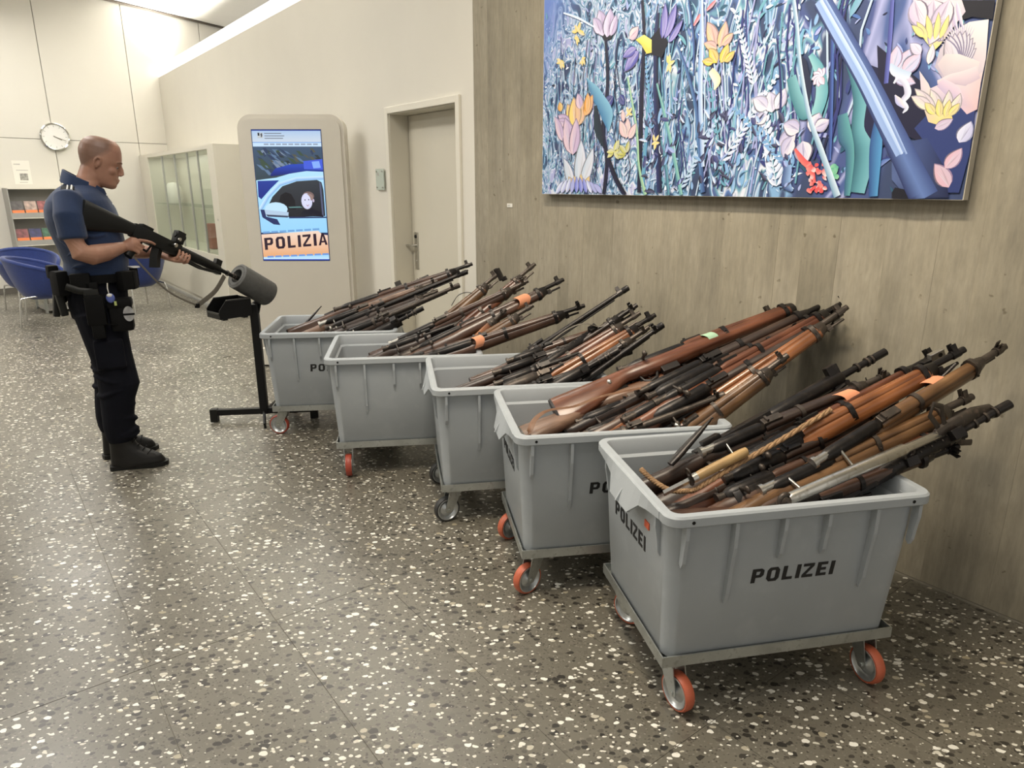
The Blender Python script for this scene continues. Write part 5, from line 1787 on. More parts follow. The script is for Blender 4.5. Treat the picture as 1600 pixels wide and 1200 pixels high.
GUNS = [
    (5, 'service', (1.069, 0.560, 0.959), (0.072, 0.497, 0.499), -20, None, M_rubber, 'black service rifle with ringed muzzle and sling, farthest upright gun in the nearest bin', 'assault_rifle'),
    (5, 'k', (1.040, 0.500, 0.880), (0.071, 0.442, 0.569), 15, 'dark', M_worn, 'dark brown stocked rifle with an orange patch, along the back of the nearest bin', 'rifle'),
    (5, 'k', (1.205, 0.450, 0.959), (0.097, 0.311, 0.519), -30, 'red', M_gun, 'reddish rifle behind the long black one in the nearest bin', 'rifle'),
    (5, 'kb', (1.214, 0.360, 0.995), (0.072, 0.371, 0.463), -15, 'orange', M_gun, 'orange butted rifle with long black barrel in the middle of the nearest bin', 'rifle'),
    (5, 'k', (1.353, 0.360, 1.003), (0.300, 0.167, 0.583), 25, 'tan', M_worn, 'rusty brown rifle with slotted action, its muzzle reaching farthest right in the nearest bin', 'rifle'),
    (5, 'k', (1.174, 0.260, 0.859), (0.129, 0.167, 0.529), -10, 'tan', M_worn, 'tan wood rifle below the rusty one in the nearest bin, dark muzzle fittings', 'rifle'),
    (5, 'silver', (1.179, 0.180, 0.861), (0.410, 0.081, 0.665), 0, None, M_bright, 'bright steel barrel with ring loops and looped guard in the nearest bin', 'barrel_assembly'),
    (5, 'k', (1.100, 0.220, 0.814), (0.082, 0.179, 0.399), 160, 'red', M_gun, 'red-brown rifle lying just under the bright steel barrel in the nearest bin', 'rifle'),
    (5, 'asg', (1.200, 0.160, 0.883), (0.211, 0.183, 0.402), 55, None, M_rubber, 'rifle with perforated barrel jacket and silver ringed muzzle, front right of the nearest bin', 'assault_rifle'),
    (5, 'jack', (1.060, 0.170, 0.793), (0.074, 0.246, 0.412), 75, None, M_rubber, 'short black perforated jacket gun lying lowest on the front rim of the nearest bin', 'assault_rifle'),
    (4, 'k', (1.456, 0.520, 1.062), (0.221, 0.450, 0.662), -60, 'red', M_gun, 'red-brown rifle with the highest muzzle and leftmost butt in the second bin', 'rifle'),
    (4, 'k', (1.296, 0.580, 0.991), (0.229, 0.446, 0.459), -20, 'brown', M_worn, 'brown rifle whose short muzzle shows alone behind the top one in the second bin', 'rifle'),
    (4, 'k', (1.458, 0.440, 1.053), (0.255, 0.298, 0.581), 30, 'dark', M_gun, 'dark rifle second from the top in the second bin', 'rifle'),
    (4, 'kb', (1.484, 0.400, 1.038), (0.284, 0.206, 0.578), -20, 'brown', M_gun, 'brown rifle with a large black action in the middle of the second bin', 'rifle'),
    (4, 'k', (1.490, 0.340, 1.069), (0.309, 0.167, 0.553), -25, 'red', M_gun, 'thick red-brown rifle with a bright band, muzzle farthest right in the second bin', 'rifle'),
    (4, 'kb', (1.421, 0.300, 1.022), (0.248, 0.165, 0.477), 20, 'dark', M_gun, 'dark brown rifle with black action between the two brightest ones in the second bin', 'rifle'),
    (4, 'k', (1.403, 0.220, 1.061), (0.302, 0.170, 0.371), -30, 'orange', M_worn, 'bright orange-brown rifle towards the front of the second bin', 'rifle'),
    (4, 'k', (1.092, 0.100, 0.903), (0.349, 0.159, 0.329), 0, 'tan', M_worn, 'tan wood rifle with brass coloured muzzle, lowest at the right of the second bin', 'rifle'),
    (3, 'thin', (1.063, 0.520, 1.011), (0.070, 0.547, 0.374), -30, 'dark', M_gun, 'long slender black rifle rising highest alone in the middle bin', 'rifle'),
    (3, 'jack', (1.039, 0.500, 0.902), (0.094, 0.196, 0.430), 30, None, M_gun, 'black gun with front sight at the back of the middle bin cluster', 'assault_rifle'),
    (3, 'k', (1.086, 0.420, 0.944), (0.071, 0.402, 0.303), 20, 'dark', M_gun, 'dark rifle with the uppermost muzzle of the tight cluster in the middle bin', 'rifle'),
    (3, 'k', (1.080, 0.340, 0.914), (0.071, 0.321, 0.342), -20, 'red', M_worn, 'red-brown rifle in the cluster of the middle bin', 'rifle'),
    (3, 'kb', (1.137, 0.280, 0.913), (0.077, 0.176, 0.359), -15, 'orange', M_gun, 'orange-brown rifle with steel bands in the centre of the middle bin', 'rifle'),
    (3, 'k', (1.073, 0.200, 0.871), (0.137, 0.175, 0.293), 15, 'dark', M_worn, 'dark worn rifle below the orange-brown one in the middle bin', 'rifle'),
    (3, 'thin', (1.103, 0.120, 0.893), (0.252, 0.148, 0.295), 20, 'dark', M_gun, 'slender black barrel lowest at the right of the middle bin', 'rifle'),
    (2, 'k', (1.003, 0.520, 1.032), (0.137, 0.307, 0.387), -15, 'tan', M_worn, 'olive tan rifle with chunky muzzle fitting, leftmost muzzle of the fourth bin', 'rifle'),
    (2, 'k', (1.210, 0.460, 1.088), (0.268, 0.180, 0.398), -20, 'red', M_worn, 'thick red-brown rifle with the highest muzzle in the fourth bin', 'rifle'),
    (2, 'k', (1.149, 0.380, 1.000), (0.070, 0.368, 0.522), 20, 'brown', M_worn, 'long brown rifle reaching down to the left of the fourth bin', 'rifle'),
    (2, 'k', (1.354, 0.340, 1.007), (0.166, 0.165, 0.507), -25, 'brown', M_gun, 'broad dark brown rifle with iron bands pointing right in the fourth bin', 'rifle'),
    (2, 'thin', (0.953, 0.360, 0.838), (0.082, 0.253, 0.561), 0, 'dark', M_gun, 'thin black barrelled rifle across the middle of the fourth bin', 'rifle'),
    (2, 'k', (0.998, 0.260, 0.872), (0.350, 0.190, 0.281), 60, 'orange', M_worn, 'short orange wood rifle standing steeply in the fourth bin', 'rifle'),
    (2, 'k', (1.154, 0.200, 0.885), (0.197, 0.170, 0.345), -15, 'tan', M_worn, 'tan brown rifle with heavy muzzle fittings beside the orange one in the fourth bin', 'rifle'),
    (2, 'k', (1.427, 0.140, 0.887), (0.184, 0.140, 0.508), 15, 'brown', M_gun, 'lowest brown rifle pointing far right over the rim of the fourth bin', 'rifle'),
    (1, 'k', (1.345, 0.400, 1.023), (0.109, 0.340, 0.625), -15, 'brown', M_gun, 'brown rifle with the highest muzzle in the farthest bin', 'rifle'),
    (1, 'thin', (1.290, 0.280, 0.980), (0.080, 0.169, 0.518), 0, 'dark', M_gun, 'long black barrelled rifle second from the top in the farthest bin', 'rifle'),
    (1, 'thin', (1.235, 0.160, 0.913), (0.218, 0.160, 0.494), 20, 'dark', M_worn, 'black barrelled rifle with a bulb at its muzzle in the farthest bin', 'rifle'),
    (1, 'service', (1.049, 0.450, 0.951), (0.070, 0.330, 0.563), -40, None, M_gun, 'black gun lying behind the wooden rifles in the farthest bin', 'assault_rifle'),
    (1, 'k', (1.107, 0.360, 0.919), (0.075, 0.204, 0.572), 25, 'pale', M_worn, 'pale stocked rifle in the middle of the farthest bin', 'rifle'),
    (1, 'k', (1.109, 0.240, 0.873), (0.075, 0.172, 0.504), -35, 'dark', M_worn, 'dark rifle low in the farthest bin', 'rifle'),
    (1, 'service', (1.009, 0.100, 0.799), (0.121, 0.169, 0.344), 50, None, M_gun, 'black service rifle at the front right of the farthest bin', 'assault_rifle'),
    (5, 'k', (1.036, 0.180, 0.761), (0.080, 0.162, 0.503), 100, 'brown', M_gun, 'brown rifle almost hidden under the silver barrel in the nearest bin', 'rifle'),
    (4, 'k', (1.279, 0.460, 0.901), (0.077, 0.396, 0.563), -90, 'pale', M_bright, 'pale stocked rifle with bright silver bolt beneath the top rifle of the second bin', 'rifle'),
    (4, 'k', (1.282, 0.380, 0.960), (0.187, 0.167, 0.516), 40, 'orange', M_gun, 'orange stocked rifle showing its butt beside the black action in the second bin', 'rifle'),
    (3, 'service', (0.895, 0.140, 0.796), (0.071, 0.169, 0.345), 70, None, M_rubber, 'black service rifle lying low and front in the middle bin', 'assault_rifle'),
]
for (b, kind, mz, bt, roll, wd, metal, label, on) in GUNS:
    bin_gun(b, kind, mz, bt, roll, wd, metal, label, on, recv=M_gun if metal is not M_gun else None, group='long guns in the %s bin' % {5: 'nearest', 4: 'second', 3: 'middle', 2: 'fourth', 1: 'farthest'}[b])

ORD = ['frontmost', 'second from the front', 'third from the front', 'second from the back', 'rearmost']
# second layer: seen between the upper ones
rl = random.Random(21)
for b in (5, 4, 3, 2, 1):
    nm = {5: 'nearest', 4: 'second', 3: 'middle', 2: 'fourth', 1: 'farthest'}[b]
    for i in range(5):
        s_ = 0.175 + i * 0.08
        reach = rl.uniform(0.86, 1.0) + 0.05 * (i > 1)
        zr = 0.718 + 0.018 * i
        sl_ = rl.uniform(0.27, 0.33)
        mz = (reach, s_ + rl.uniform(-0.01, 0.05), zr + (reach - 0.84) * sl_)
        bt = (0.085 + rl.uniform(0, 0.03) + (0.12 if i == 4 else 0), max(0.175, s_ - 0.03), zr - 0.75 * sl_)
        bin_gun(b, rl.choice(['k', 'thin', 'k', 'kb']), mz, bt, rl.uniform(-50, 50), rl.choice(['dark', 'brown', 'brown', 'dark', 'red']), rl.choice([M_gun, M_gun, M_worn]),
                'half covered rifle, %s of the second layer in the %s bin' % (ORD[i], nm), 'rifle', group='half covered rifles in the %s bin' % nm)

# guns lying deep in the bins, under the others
rf = random.Random(9)
for b in (5, 4, 3, 2, 1):
    for i in range(5):
        s_ = 0.185 + i * 0.072
        xa = rf.uniform(0.07, 0.10)
        mz = (0.76 + rf.uniform(0, 0.06), s_ + rf.uniform(-0.02, 0.03), 0.60 + rf.uniform(-0.02, 0.03))
        bt = (xa, s_, 0.47 + rf.uniform(-0.02, 0.02))
        nm = {5: 'nearest', 4: 'second', 3: 'middle', 2: 'fourth', 1: 'farthest'}[b]
        bin_gun(b, rf.choice(['k', 'k', 'kb']), mz, bt, rf.uniform(-80, 80), rf.choice(['dark', 'brown', 'dark', 'pale']), M_gun,
                'dark carbine lying deepest, %s of five, in the %s bin' % (ORD[i], nm), 'carbine', group='carbines lying deep in the %s bin' % nm)


def in_bin(b, mb, name, mat, label, cat, group=None, smooth=40):
    M = BIN_M[b]
    o = mb.obj(name, mat, None, smooth)
    o.matrix_world = M
    return tag(o, label, cat, group)


def along(b, p0, p1, roll=0):
    return gun_matrix(BIN_M[b] @ Vector(p1), BIN_M[b] @ Vector(p0), roll)


def blade(b, p0, p1, w, label):
    M = along(b, p0, p1, 90)
    L = (Vector(p1) - Vector(p0)).length
    e = empty('bayonet_scabbard', M=M)
    tag(e, label, 'scabbard')
    MB().rings(oval_loft([(0.0, 0, w * 0.8, 0.008), (L * 0.25, 0, w, 0.009), (L * 0.7, 0, w * 0.72, 0.007), (L * 0.95, 0, w * 0.3, 0.004), (L, 0, w * 0.12, 0.003)])).obj('sheath', M_gun, e, 50)
    MB().ball((L + 0.004, 0, 0), 0.005, 8).obj('tip_ball', M_worn, e, 50)
    return e


blade(5, (0.189, 0.42, 0.655), (0.356, 0.48, 0.785), 0.015, 'dark pointed bayonet scabbard standing up at the left of the nearest bin')
blade(1, (0.156, 0.45, 0.60), (0.308, 0.50, 0.757), 0.017, 'dark pointed scabbard standing up at the left of the farthest bin')
# bayonet with blond wooden grip
M = along(5, (0.215, 0.28, 0.668), (0.392, 0.30, 0.733), 0)
e = empty('bayonet', M=M)
tag(e, 'old bayonet with blond wooden grip and muzzle ring, left in the nearest bin', 'bayonet')
L = 0.19
MB().rings(oval_loft([(0.0, 0, 0.013, 0.012), (0.02, 0, 0.015, 0.013), (L * 0.9, 0, 0.016, 0.013), (L, 0, 0.014, 0.011)])).obj('grip', WOODS['blond'], e, 40, 'blond wooden grip')
MB().cyl((-0.016, 0, 0), (0.002, 0, 0), 0.0155, 0.0155, 14).obj('collar', M_bright, e, 40)
mr = MB().sweep([(-0.022 + 0.0 * i, 0.034 * 0 + 0.013 * math.cos(2 * PI * i / 14), 0.028 + 0.013 * math.sin(2 * PI * i / 14)) for i in range(14)], 0.003, 6, closed=True, up=(1, 0, 0))
mr.box(-0.026, -0.006, -0.02, -0.016, 0.006, 0.017)
mr.obj('muzzle_ring', M_worn, e, 45)
MB().rings([[Vector((x, 0.002, -0.012)), Vector((x, -0.002, 0)), Vector((x, 0.002, 0.010))] for x in (-0.02, -0.12)]).obj('blade', M_bright, e)
# braided sling
rope = [(0.078, 0.40, 0.655), (0.106, 0.36, 0.63), (0.144, 0.31, 0.615), (0.191, 0.28, 0.622), (0.218, 0.27, 0.634), (0.341, 0.29, 0.686), (0.53, 0.33, 0.752), (0.728, 0.37, 0.83)]


def smoothpath(p, n=6):
    p = [Vector(q) for q in p]
    out = []
    for i in range(len(p) - 1):
        a_, b2, c_, d_ = p[max(i - 1, 0)], p[i], p[i + 1], p[min(i + 2, len(p) - 1)]
        for k in range(n):
            t = k / n
            out.append(0.5 * ((2 * b2) + (c_ - a_) * t + (2 * a_ - 5 * b2 + 4 * c_ - d_) * t * t + (3 * b2 - a_ - 3 * c_ + d_) * t ** 3))
    out.append(p[-1])
    return out


rp_ = smoothpath(rope, 12)
br = MB()
for ph in (0, 2 * PI / 3, 4 * PI / 3):
    q = []
    for i, p in enumerate(rp_):
        t = (rp_[min(i + 1, len(rp_) - 1)] - rp_[max(i - 1, 0)]).normalized()
        s_ = t.cross(Vector((0, 0, 1))).normalized()
        u = s_.cross(t)
        a_ = ph + i * 1.15
        q.append(p + s_ * 0.0055 * math.cos(a_) + u * 0.004 * math.sin(a_))
    br.sweep(q, 0.0052, 7)
in_bin(5, br, 'braided_sling', M_rope, 'braided brown cord sling looping over the guns in the nearest bin', 'sling')
lp = smoothpath([(0.075, 0.17, 0.60), (0.079, 0.16, 0.645), (0.11, 0.20, 0.682), (0.171, 0.24, 0.70), (0.28, 0.26, 0.705), (0.396, 0.28, 0.735), (0.563, 0.30, 0.755)], 8)
in_bin(4, MB().sweep(lp, [(0.012, 0.002)] * len(lp), 8), 'leather_sling', M_leather, 'brown leather sling curling at the left of the second bin', 'sling')
lp = smoothpath([(0.70, 0.47, 0.87), (0.74, 0.46, 0.93), (0.80, 0.47, 0.945), (0.85, 0.48, 0.92), (0.82, 0.47, 0.88)], 6)
in_bin(2, MB().sweep(lp, [(0.009, 0.002)] * len(lp), 8), 'black_sling', M_rubber, 'black strap loop standing up among the rifles in the fourth bin', 'sling')
lp = smoothpath([(0.62, 0.40, 0.79), (0.72, 0.39, 0.86), (0.80, 0.39, 0.88), (0.88, 0.40, 0.86), (0.95, 0.42, 0.90)], 6)
in_bin(3, MB().sweep(lp, [(0.010, 0.002)] * len(lp), 8), 'webbing_sling', M_webb, 'dark webbing sling bunched in the rifle cluster of the middle bin', 'sling')
lp = smoothpath([(0.98, 0.54, 0.88), (0.99, 0.53, 0.84), (0.96, 0.52, 0.80), (0.91, 0.50, 0.79), (0.90, 0.50, 0.83)], 6)
in_bin(5, MB().sweep(lp, [(0.010, 0.0025)] * len(lp), 8), 'black_sling', M_rubber, 'black strap hanging below the farthest black gun of the nearest bin', 'sling')


def paper_tag(b, p, d, w, h, mat, label, roll=0):
    M = along(b, p, tuple(Vector(p) + Vector(d)), roll)
    o = MB().sweep([(0, 0, 0), (w * 0.3, 0, 0.003), (w * 0.7, 0, 0.002), (w, 0, -0.003)], [(h * 0.5, 0.0008)] * 4, 6).obj('paper_tag', mat)
    o.matrix_world = M
    tag(o, label, 'tag')


def wrap_tag(b, p, d, r_, ln, mat, label):
    """paper tag wrapped round a fore-end"""
    M = along(b, p, tuple(Vector(p) + Vector(d)), 20)
    mb = MB()
    rg = []
    for x in (0, ln * 0.5, ln):
        ring = []
        for k in range(11):
            a_ = R(-60 + 21 * k)
            ring.append(Vector((x + 0.01 * math.sin(a_ * 2), r_ * math.cos(a_) * -1, r_ * math.sin(a_))))
        for k in range(10, -1, -1):
            a_ = R(-60 + 21 * k)
            ring.append(Vector((x + 0.01 * math.sin(a_ * 2), (r_ + 0.0012) * math.cos(a_) * -1, (r_ + 0.0012) * math.sin(a_))))
        rg.append(ring)
    mb.rings(rg)
    o = mb.obj('paper_tag', mat, None, 60)
    o.matrix_world = M
    tag(o, label, 'tag')


ax = (0.93, 0.2, 0.33)
wrap_tag(5, (1.04, 0.315, 0.895), ax, 0.031, 0.055, M_tagor, 'orange paper tag on the rusty rifle pointing farthest right')
wrap_tag(5, (0.80, 0.43, 0.832), (0.95, 0.1, 0.25), 0.030, 0.06, M_tagor, 'long orange tag on the dark stocked rifle at the back of the nearest bin')
wrap_tag(4, (0.915, 0.495, 0.895), (0.95, 0.07, 0.28), 0.031, 0.045, M_taggr, 'pale green tag stuck on the top rifle of the second bin')
wrap_tag(2, (1.06, 0.28, 0.905), (0.92, 0.2, 0.32), 0.034, 0.07, M_tagor, 'broad orange paper tag wrapped on a rifle in the fourth bin')
wrap_tag(2, (0.80, 0.10, 0.722), (0.9, 0.0, 0.3), 0.031, 0.05, M_tagor, 'light orange tag low at the front of the fourth bin')
paper_tag(1, (0.50, 0.35, 0.765), (0.9, 0.1, 0.3), 0.07, 0.02, M_paper, 'white paper tag on a rifle in the farthest bin')
# silver device near the muzzle of the long black rifle
e = empty('muzzle_device', M=along(5, (1.14, 0.43, 0.955), (1.22, 0.43, 0.99), 0))
tag(e, 'silver clamp device standing above the long black muzzle in the nearest bin', 'clamp')
MB().cbox(0.0, -0.011, 0.0, 0.055, 0.011, 0.032, 0.003).obj('clamp_body', M_bright, e)
MB().cyl((0.035, -0.012, 0.018), (0.035, 0.012, 0.018), 0.008, n=12).obj('clamp_screw', M_gun, e, 40)
MB().cbox(-0.03, -0.009, -0.004, 0.002, 0.009, 0.016, 0.003).obj('clamp_foot', M_gun, e)
e = empty('bipod_leg', M=along(5, (0.908, 0.33, 0.735), (1.167, 0.35, 0.972), 0))
tag(e, 'thin dark bipod leg crossing behind the rusty rifle in the nearest bin', 'bipod')
MB().cyl((0, 0, 0), (0.35, 0, 0), 0.006, n=8).obj('tube', M_gun, e, 40)
MB().cyl((0.12, -0.007, 0.003), (0.22, -0.007, 0.003), 0.003, n=8).obj('spring_rod', M_bright, e, 40)
# chunky fitting of the tan rifle in the fourth bin
e = empty('bayonet_lug', M=along(2, (0.975, 0.52, 1.075), (1.01, 0.50, 1.00), 0))
tag(e, 'chunky black muzzle fitting on the leftmost tan rifle of the fourth bin', 'fitting')
MB().cbox(0, -0.014, -0.014, 0.075, 0.014, 0.014, 0.004).obj('fitting_block', M_gun, e)
MB().cbox(0.06, -0.011, 0.0, 0.085, 0.011, 0.03, 0.004).obj('claw', M_gun, e)
MB().cbox(-0.005, -0.011, -0.02, 0.018, 0.011, 0.0, 0.004).obj('claw', M_gun, e)

# ================================================================ clearing stand
SX, SY = -1.70, 4.56
st = tag(empty('clearing_stand', (SX, SY, 0), R(8)), 'black weapon clearing stand with a grey foam-covered tube and a small crate', 'stand')
MB().cbox(-0.026, -0.026, 0.045, 0.026, 0.026, 0.80, 0.004).obj('post', M_black, st)
MB().cbox(-0.33, -0.02, 0.045, 0.33, 0.02, 0.085, 0.003).obj('cross_foot', M_black, st)
for s_ in (-1, 1):
    MB().cbox(s_ * 0.33 - 0.025, -0.024, 0.0, s_ * 0.33 + 0.025, 0.024, 0.09, 0.004).obj('foot_pad', M_rubber, st)
MB().sweep([(0, -0.02, 0.06), (0.03, -0.16, 0.055), (0.035, -0.19, 0.03), (0.035, -0.19, 0.0)], 0.010, 8).obj('front_foot', M_black, st, 40)
MB().sweep([(0, 0.02, 0.06), (0.03, 0.24, 0.055), (0.03, 0.27, 0.03), (0.03, 0.27, 0.0)], 0.010, 8).obj('rear_foot', M_black, st, 40)
# tube aimed along the man's rifle
GD = Vector((0.45, 0.62, -0.50)).normalized()
T0 = Vector((-1.745, 4.44, 1.0))
Mt = Matrix.Translation(T0) @ GD.to_track_quat('Z', 'Y').to_matrix().to_4x4()
Ml = st.matrix_basis.inverted() @ Mt
st.matrix_world
Mst = Matrix.Translation((SX, SY, 0)) @ Matrix.Rotation(R(8), 4, 'Z')
tube = MB().lathe([(0.050, 0.02), (0.052, 0.0), (0.080, 0.0), (0.084, 0.004), (0.084, 0.255), (0.080, 0.26), (0.0, 0.26), (0.0, 0.24), (0.050, 0.24)], 32)
rings_closed = MB()
prof = [(0.046, 0.0), (0.066, 0.0), (0.066, 0.006), (0.069, 0.006), (0.069, 0.0), (0.080, 0.001), (0.084, 0.005), (0.084, 0.255), (0.080, 0.262), (0.01, 0.262), (0.01, 0.245), (0.046, 0.24)]
rr_ = [[Vector((r_ * math.cos(2 * PI * k / 36), r_ * math.sin(2 * PI * k / 36), z)) for k in range(36)] for r_, z in prof]
rings_closed.rings(rr_, closed=True)
tb = rings_closed.obj('foam_tube', M_foam, st, 40, 'grey foam-covered tube')
tb.matrix_local = Mst.inverted() @ Mt
lin = MB().lathe([(0.0, 0.15), (0.044, 0.15), (0.044, 0.16), (0, 0.16)], 24).obj('tube_lining', M_black, st)
lin.matrix_local = Mst.inverted() @ Mt
bk = MB().sweep([(0, 0, 0.74), (0.01, 0.03, 0.80), (0.05, 0.07, 0.83)], [(0.035, 0.02), (0.045, 0.02), (0.05, 0.02)], 4)
bk.obj('tube_bracket', M_black, st)
# small open-fronted crate on the post
cr = tag(empty('small_parts_crate', (-1.735, 4.46, 0.735), R(186)), 'black open-fronted parts crate fixed to the clearing stand post', 'crate')
cr.location = (-1.735, 4.50, 0.745)
cr.rotation_euler = (0, 0, R(228))
wl, dp_, hh = 0.17, 0.215, 0.115
c = MB()
t = 0.005
c.box(0, -wl / 2, 0, dp_, wl / 2, t)
c.box(0, -wl / 2, t, t, wl / 2, hh)
for s_ in (-1, 1):
    y0 = s_ * wl / 2
    y1 = y0 - s_ * t
    pr = [(t, t), (dp_, t), (dp_, 0.055), (dp_ - 0.05, hh), (t, hh)]
    c.prism(pr, min(y0, y1), max(y0, y1), Matrix.Rotation(PI / 2, 4, 'X') @ Matrix.Diagonal((1, 1, 1, 1)))
c.box(dp_ - t, -wl / 2 + t, t, dp_, wl / 2 - t, 0.032)
c.obj('crate_shell', M_crate, cr)
M_crim = simple('crate_rim', (0.03, 0.03, 0.028), 0.35)
MB().box(0, -wl / 2 - 0.004, hh - 0.006, dp_ - 0.05, -wl / 2 + 0.006, hh + 0.003).obj('side_rim', M_crim, cr)
MB().box(0, wl / 2 - 0.006, hh - 0.006, dp_ - 0.05, wl / 2 + 0.004, hh + 0.003).obj('side_rim', M_crim, cr)
MB().box(dp_ - 0.006, -wl / 2 + t, 0.030, dp_ + 0.004, wl / 2 - t, 0.040).obj('front_rim', M_crim, cr)
for x_ in (0.02, dp_ - 0.06):
    MB().box(x_, -wl / 2 + 0.02, -0.012, x_ + 0.03, wl / 2 - 0.02, 0).obj('crate_foot', M_crate, cr)

# ================================================================ tub chairs
def tub_chair(loc, rz, label):
    e = tag(empty('tub_chair', loc, R(rz)), label, 'chair', 'blue tub chairs')
    n = 40
    seat_z = 0.40

    def rim(a_):
        # a_ = 0 is the back; arms slope to the open front
        c_ = math.cos(a_)
        z = 0.52 + 0.24 * (0.5 + 0.5 * c_) ** 0.8
        if c_ < -0.55:
            z -= 0.12 * min(1, (-0.55 - c_) / 0.25)
        r_ = 0.345 + 0.03 * c_
        return r_, z
    outer, inner = [], []
    rows = 7
    rg = []
    for j in range(rows + 1):
        t = j / rows
        ring = []
        for k in range(n):
            a_ = 2 * PI * k / n
            r_, z = rim(a_)
            rb_, zb = 0.17, 0.30
            rr2 = rb_ + (r_ - rb_) * (t ** 0.62)
            zz = zb + (z - zb) * (t ** 1.25)
            ring.append(Vector((-rr2 * math.cos(a_), rr2 * math.sin(a_) * 1.06, zz)))
        rg.append(ring)
    for j in range(rows, -1, -1):
        t = j / rows
        ring = []
        for k in range(n):
            a_ = 2 * PI * k / n
            r_, z = rim(a_)
            rb_, zb = 0.15, seat_z - 0.02
            rr2 = rb_ + (r_ - 0.04 - rb_) * (t ** 0.5)
            zz = zb + (z - zb) * (t ** 1.5)
            ring.append(Vector((-rr2 * math.cos(a_), rr2 * math.sin(a_) * 1.06, zz)))
        rg.append(ring)
    MB().rings(rg).obj('shell', M_blue, e, 60)
    pts = []
    for k in range(n):
        a_ = 2 * PI * k / n
        r_, z = rim(a_)
        pts.append((-(r_ - 0.02) * math.cos(a_), (r_ - 0.02) * math.sin(a_) * 1.06, z))
    MB().sweep(pts, 0.026, 10, closed=True).obj('padded_rim', M_blue, e, 60)
    MB().lathe([(0.0, seat_z - 0.03), (0.24, seat_z - 0.02), (0.265, seat_z + 0.01), (0.25, seat_z + 0.035), (0.0, seat_z + 0.045)], 30).obj('seat_cushion', M_blue, e, 60)
    for s_ in (-1, 1):
        f = MB().sweep(smoothpath([(0.27, s_ * 0.27, 0.0), (0.26, s_ * 0.262, 0.2), (0.245, s_ * 0.25, 0.335), (0.20, s_ * 0.235, 0.36), (0, s_ * 0.22, 0.345), (-0.18, s_ * 0.225, 0.33), (-0.235, s_ * 0.235, 0.29), (-0.27, s_ * 0.25, 0.0)], 4), 0.0095, 8)
        f.obj('leg_frame', M_chrome, e, 50)
    MB().cyl((0.05, -0.22, 0.338), (0.05, 0.22, 0.338), 0.009, n=8).obj('cross_tube', M_chrome, e, 50)
    return e


tub_chair((-6.15, 8.95, 0), -35, 'blue felt tub chair by the brochure rack, its inside turned to the camera')
tub_chair((-5.42, 8.10, 0), 28, 'blue felt tub chair behind the officer, seen from its back')
tub_chair((-4.85, 9.05, 0), 150, 'blue felt tub chair right of the officer, against the display cabinet')
# low table base
tb_ = tag(empty('low_table', (-5.75, 9.15, 0), R(44)), 'low rectangular metal framed coffee table half hidden behind the blue chairs', 'table')
MB().cbox(-0.42, -0.30, 0.30, 0.42, 0.30, 0.32, 0.003).obj('table_top', simple('table_top_grey', (0.42, 0.41, 0.37), 0.3), tb_)
for sx in (-1, 1):
    for sy in (-1, 1):
        MB().cbox(sx * 0.39 - 0.015, sy * 0.27 - 0.015, 0.0, sx * 0.39 + 0.015, sy * 0.27 + 0.015, 0.30, 0.002).obj('leg', M_galv, tb_)
MB().cbox(-0.39, -0.27, 0.03, 0.39, 0.27, 0.045, 0.002).obj('lower_shelf', M_rackgrey, tb_)

# ================================================================ the officer
SKIN = None
m, nt, b = nodes('skin')
co = coords(nt)
nz = N(nt, 'ShaderNodeTexNoise')
nz.inputs['Scale'].default_value = 9
nz.inputs['Detail'].default_value = 6
nt.links.new(co, nz.inputs['Vector'])
r = ramp(nt, [(0.3, (0.34, 0.165, 0.11)), (0.7, (0.48, 0.26, 0.175))])
nt.links.new(nz.outputs['Fac'], r.inputs[0])
# shaved hair: crown and back of the head only
gp = N(nt, 'ShaderNodeSeparateXYZ')
nt.links.new(co, gp.inputs[0])


def mth(op, a_, b2=None, c_=None):
    n = N(nt, 'ShaderNodeMath', operation=op)
    for i, x in enumerate((a_, b2, c_)):
        if x is None:
            continue
        if isinstance(x, (int, float)):
            n.inputs[i].default_value = x
        else:
            nt.links.new(x, n.inputs[i])
    return n.outputs[0]


# hair line runs from nape (x 0.05, z 1.63) over the ear to the temple (x 0.19, z 1.74)
h1 = mth('SUBTRACT', gp.outputs[2], mth('MULTIPLY_ADD', gp.outputs[0], 0.62, 1.602))
h2 = mth('SUBTRACT', mth('MULTIPLY_ADD', gp.outputs[2], 0.35, -0.405), gp.outputs[0])
hm = mth('MINIMUM', h1, h2)
hr = ramp(nt, [(0.47, (0, 0, 0)), (0.56, (0.75, 0.75, 0.75))])
nt.links.new(mth('MULTIPLY_ADD', hm, 3.0, 0.5), hr.inputs[0])
# stubble on the jaw
n2 = N(nt, 'ShaderNodeTexNoise')
n2.inputs['Scale'].default_value = 300
nt.links.new(co, n2.inputs['Vector'])
out = mix(nt, hr.outputs[0], r.outputs[0], (0.15, 0.09, 0.065))
nt.links.new(out, b.inputs['Base Color'])
b.inputs['Roughness'].default_value = 0.45
b.inputs['Subsurface Weight'].default_value = 0.08
b.inputs['Subsurface Radius'].default_value = (0.02, 0.008, 0.004)
M_skin = m
M_shirt = simple('navy_blue_polo', (0.009, 0.026, 0.080), 0.8, var=0.14, scale=12, bump=0.25, bscale=400, sheen=0.15)
M_trous = simple('black_navy_trousers', (0.0045, 0.005, 0.009), 0.9, var=0.2, scale=10, bump=0.3, bscale=60, spec=0.2)
M_boot = simple('boot_leather', (0.012, 0.011, 0.010), 0.42, var=0.2, scale=14, spec=0.35)
M_gear = simple('black_nylon', (0.004, 0.004, 0.004), 0.7, var=0.2, spec=0.18)
M_gearl = simple('worn_black_polymer', (0.013, 0.013, 0.011), 0.45, var=0.2, spec=0.3)
